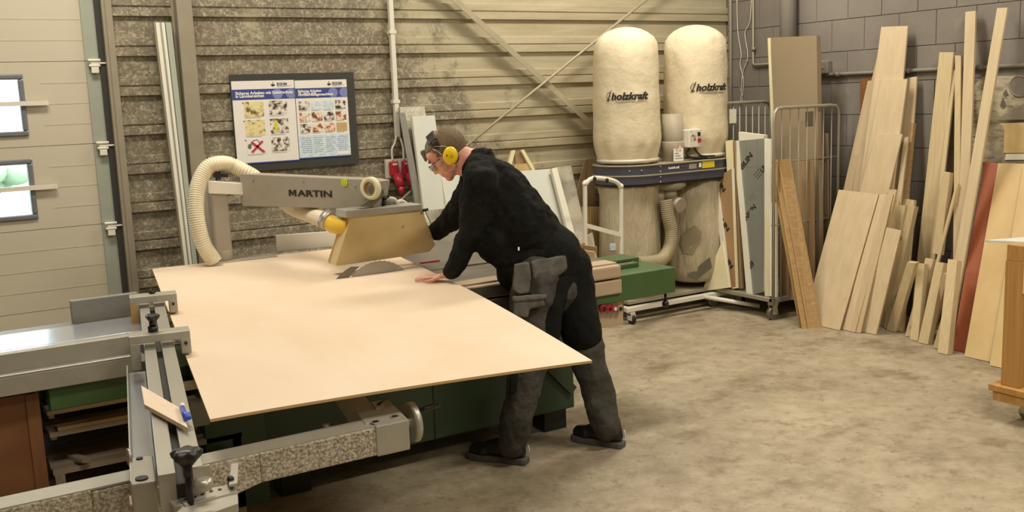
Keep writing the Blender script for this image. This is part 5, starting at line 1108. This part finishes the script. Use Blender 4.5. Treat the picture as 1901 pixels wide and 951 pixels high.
# unit coordinates: x side, y front, z up
shell('hair', 'hair', lambda v: v.y < .50 and v.z > -.66+.55*(v.y+.3) and not (v.z > .72 and v.y > -.55+.5*abs(v.x)) , lambda v: .007+.004*max(0, -v.y))
shell('thin_crown_hair', 'hairthin', lambda v: v.z > .42 and v.y < .66, lambda v: .0055)
shell('fringe', 'hairgrey', lambda v: v.y > .30 and v.z > .32 and v.z < .93 and abs(v.x) < .86, lambda v: .006+.008*max(0, v.y-.5))
MB().cap(HP_(.01, .088, .078), HP_(.0, .104, .040), .012, .006, .7, Sh).cap(HP_(-.02, .086, .08), HP_(-.025, .10, .046), .012, .006).build('forelock', 'hairgrey', per)
# spectacles
gl = MB()
for s_ in (-1, 1):
    gl.tube([HP_(s_*.068, .035, -.008), HP_(s_*.064, .085, -.004), HP_(s_*.056, .104, -.005)], .0018, 8)
    cc = (s_*.033, .106, -.012); gl.tube([HP_(cc[0]+.023*math.cos(a), cc[1]-.0, cc[2]+.015*math.sin(a)) for a in [2*math.pi*k/24 for k in range(25)]], .0016, 6, False)
gl.tube([HP_(-.010, .107, -.008), HP_(0, .110, -.006), HP_(.010, .107, -.008)], .0016, 6); gl.build('spectacles', 'black', per)
# ear defenders
ed = MB().ell(HP_(0, 0, 0), .001, .001, .001, HB, 6, 4)
EC = {s_: HP_(s_*.098, -.020, -.036) for s_ in (-1, 1)}
band = [HP_(.098*math.cos(a)*1.0, -.002+.004*math.sin(a), .014+.110*math.sin(a)) for a in [math.radians(q) for q in range(10, 171, 8)]]
ed = MB()
for i in range(len(band)-1): ed.bar(band[i], band[i+1]+(band[i+1]-band[i])*.15, .044 if 2 < i < 17 else .026, .007, (band[i]-HP_(0, .0, .0)))
edo = ed.build('ear_defenders', 'black', per)
for k in range(5):
    i0 = 2+k
    for ii in (2, 3, 4, 5): pass
for ii in (3, 4, 5, 6):
    c_ = (band[ii]+band[ii+1])/2; n_ = (c_-HP_(0, 0, .0)).normalized(); MB().obox(c_+n_*.005, Fh, (band[ii+1]-band[ii]), n_, .017, .003, .0012).build('band_rib', 'rubber', edo)
for s_ in (-1, 1):
    cu = MB().ell(EC[s_]-Sh*s_*.006, .013, .036, .044, HB, 24, 14).build('cushion', 'black', edo)
    MB().lathe(EC[s_]-Sh*s_*.002, Sh*s_, [(.034, 0), (.037, .006), (.036, .016), (.030, .024), (.018, .028), (.004, .029)], 32, sx=1.22).build('ear_cup', 'muff', edo)
    for f0 in (.020, -.045): MB().tube([HP_(s_*.100, .022+f0*.25, .048), HP_(s_*.108, f0*.6, .020), HP_(s_*.112, f0*.85-.01, -.018), HP_(s_*.108, f0*.8-.01, -.035)], .0017, 6).build('wire_arm', 'zinc', edo)
text('cup_lettering', '3M', EC[1]+Sh*.0275+Uh*.010+Fh*.010, -Fh, Uh, .01, 'blackp', edo, .0006, .0003, width=.009, height=.007)
for k in range(3): c_ = EC[1]+Sh*.0278-Uh*(.004+.006*k)-Fh*.004; MB().bar(c_-Fh*(.012-.002*k), c_+Fh*(.010-.002*k), .0014, .0006, Sh).build('cup_print', 'blackp', edo)
# jacket
j = MB()
j.cap(J(1018, 478, 4.06), J(965, 418, 4.12), .155, .172, .92, (0, 1, 0)).cap(J(968, 428, 4.12), J(918, 352, 4.20), .172, .150).cap(J(985, 485, 4.06), J(945, 470, 4.10), .13, .105)
j.cap(J(960, 450, 4.12), J(925, 450, 4.14), .14, .12)
j.cap(J(918, 352, 4.20), neck, .135, .078)
j.cap(neck.lerp(shL, .4), shL, .085, .082).cap(neck.lerp(shR, .3), shR, .085, .080)
j.cap(shL, elL, .084, .067).cap(elL, wrL.lerp(elL, .02), .068, .044).cap(elL+V((.02, 0, .05)), elL.lerp(wrL, .5), .06, .058)
j.cap(shR, elR, .080, .064).cap(elR, wrR.lerp(elR, .03), .064, .044)
j.cap(J(930, 345, 4.2), J(1000, 425, 4.1), .10, .10)
jo = j.build('jacket', 'jacket', per, fix=False); remesh(jo, .008, 5, .042, .10, .6)
MB().lathe(neck-(HP_(0, -.03, -.06)-neck).normalized()*.03, (HP_(0, -.03, -.06)-neck), [(.088, 0), (.082, .02), (.074, .045), (.066, .047), (.068, .02)], 36).build('collar', 'jacket', per)
hem = MB().cap(J(1030, 486, 4.05), J(965, 502, 4.08), .148, .120, .9, (0, 1, 0)).cap(J(1022, 470, 4.05), J(1018, 492, 4.05), .152, .15); ho = hem.build('hem_band', 'trblack', per, fix=False); remesh(ho, .009, 5, .02, .1)
cf = MB().tube([wrL.lerp(elL, .30), wrL.lerp(elL, .16), wrL.lerp(elL, .02)], [.046, .041, .036], 22); co_ = cf.build('cuff', 'jacket', per)
c = J(963, 462, 3.93); MB().obox(c, rt, fw, up, .004, .002, .008).build('white_tag', 'white2', per)
# trousers: charcoal legs, black seat and thighs, pockets
tr1 = MB()
tr1.cap(J(1010, 510, 4.06), J(1020, 535, 4.05), .150, .145)
tr1.cap(hipL, kneeL, .118, .098).cap(kneeL, J(966, 745, 4.0), .096, .083).cap(J(966, 745, 4.0), ankL+V((0, 0, .0)), .083, .074)
tr1.cap(hipR, kneeR, .116, .094).cap(kneeR, J(1108, 720, 3.96), .094, .084).cap(J(1108, 720, 3.96), ankR+V((0, 0, .02)), .084, .072)
to = tr1.build('trousers', 'trouser', per, fix=False); remesh(to, .009, 5, .035, .10)
bk = MB().cap(J(1050, 500, 4.07), J(1052, 520, 4.05), .138, .125).cap(J(1052, 510, 4.06), J(1079, 618, 3.99), .128, .104).cap(J(1005, 565, 3.99), J(996, 640, 3.985), .112, .103).cap(J(1020, 520, 4.03), J(1010, 560, 4.0), .13, .112)
bo_ = bk.build('black_thigh_cloth', 'trblack', per, fix=False); remesh(bo_, .009, 5, .02, .10)
def pocket(nm, pts, Y, th, mt='pocket'):
    P = [ony(x, y, Y) for x, y in pts]; o = MB().prism(P, fw*th).build(nm, mt, per, bevel=.008); remesh(o, .005, 4, .008, .06, .5); return o
pocket('holster_pocket', ((985, 484), (1050, 474), (1054, 498), (1040, 512), (1004, 522), (990, 520)), 3.885, .05)
pocket('front_pocket', ((954, 490), (982, 486), (986, 515), (982, 545), (962, 548), (951, 540)), 3.875, .06)
pocket('cargo_pocket', ((952, 556), (1012, 550), (1012, 570), (984, 574), (980, 592), (954, 588)), 3.868, .05)
pocket('pocket_flap', ((950, 550), (1016, 545), (1016, 556), (951, 562)), 3.858, .02)
pocket('knee_pocket', ((946, 690), (962, 690), (960, 730), (945, 734)), 3.905, .05, 'trblack')
# shoes
def shoe(heel, toe, nm):
    heel, toe = V(heel), V(toe); d = (toe-heel); d.z = 0; L = d.length; d.normalize(); s_ = V((-d.y, d.x, 0)); up0 = V((0, 0, 1))
    def S(f, w, z_): return heel+d*(L*f)+s_*w+up0*z_
    prof = [(0, .028), (.05, .036), (.2, .036), (.42, .036), (.6, .045), (.78, .050), (.92, .042), (.99, .022)]
    out = [S(f, w, 0) for f, w in prof]+[S(f, -w, 0) for f, w in reversed(prof)]
    so = MB().prism(out, (0, 0, .032)).build('shoe', 'sole', per, bevel=.006)
    u = MB().cap(S(.14, 0, .058), S(.5, 0, .062), .036, .040).cap(S(.5, 0, .060), S(.84, 0, .050), .040, .034).cap(S(.14, 0, .06), S(.2, 0, .115), .038, .042).cap(S(.30, 0, .10), S(.62, 0, .07), .038, .032).cap(S(.7, .012, .045), S(.88, 0, .045), .036, .028).cap(S(.7, -.012, .045), S(.88, 0, .045), .036, .028)
    uo = u.build('shoe_upper', 'shoe', so, fix=False); remesh(uo, .006, 4)
    for k in range(4): MB().tube([S(.42+.07*k, -.028, .088-.008*k), S(.44+.07*k, 0, .108-.010*k), S(.46+.07*k, .028, .086-.008*k)], .003, 6).build('lace', 'pgr' if k else 'white2', so)
    MB().tube([S(.0, -.005, .05), S(-.03, -.003, .075), S(-.02, 0, .095), S(.01, .003, .08)], .003, 6).build('heel_loop', 'white2', so)
shoe(onz(980, 862, 0), onz(868, 848, 0)+V((0, 0, 0)), 'left')
shoe(onz(1158, 832, 0), onz(1062, 815, 0), 'right')
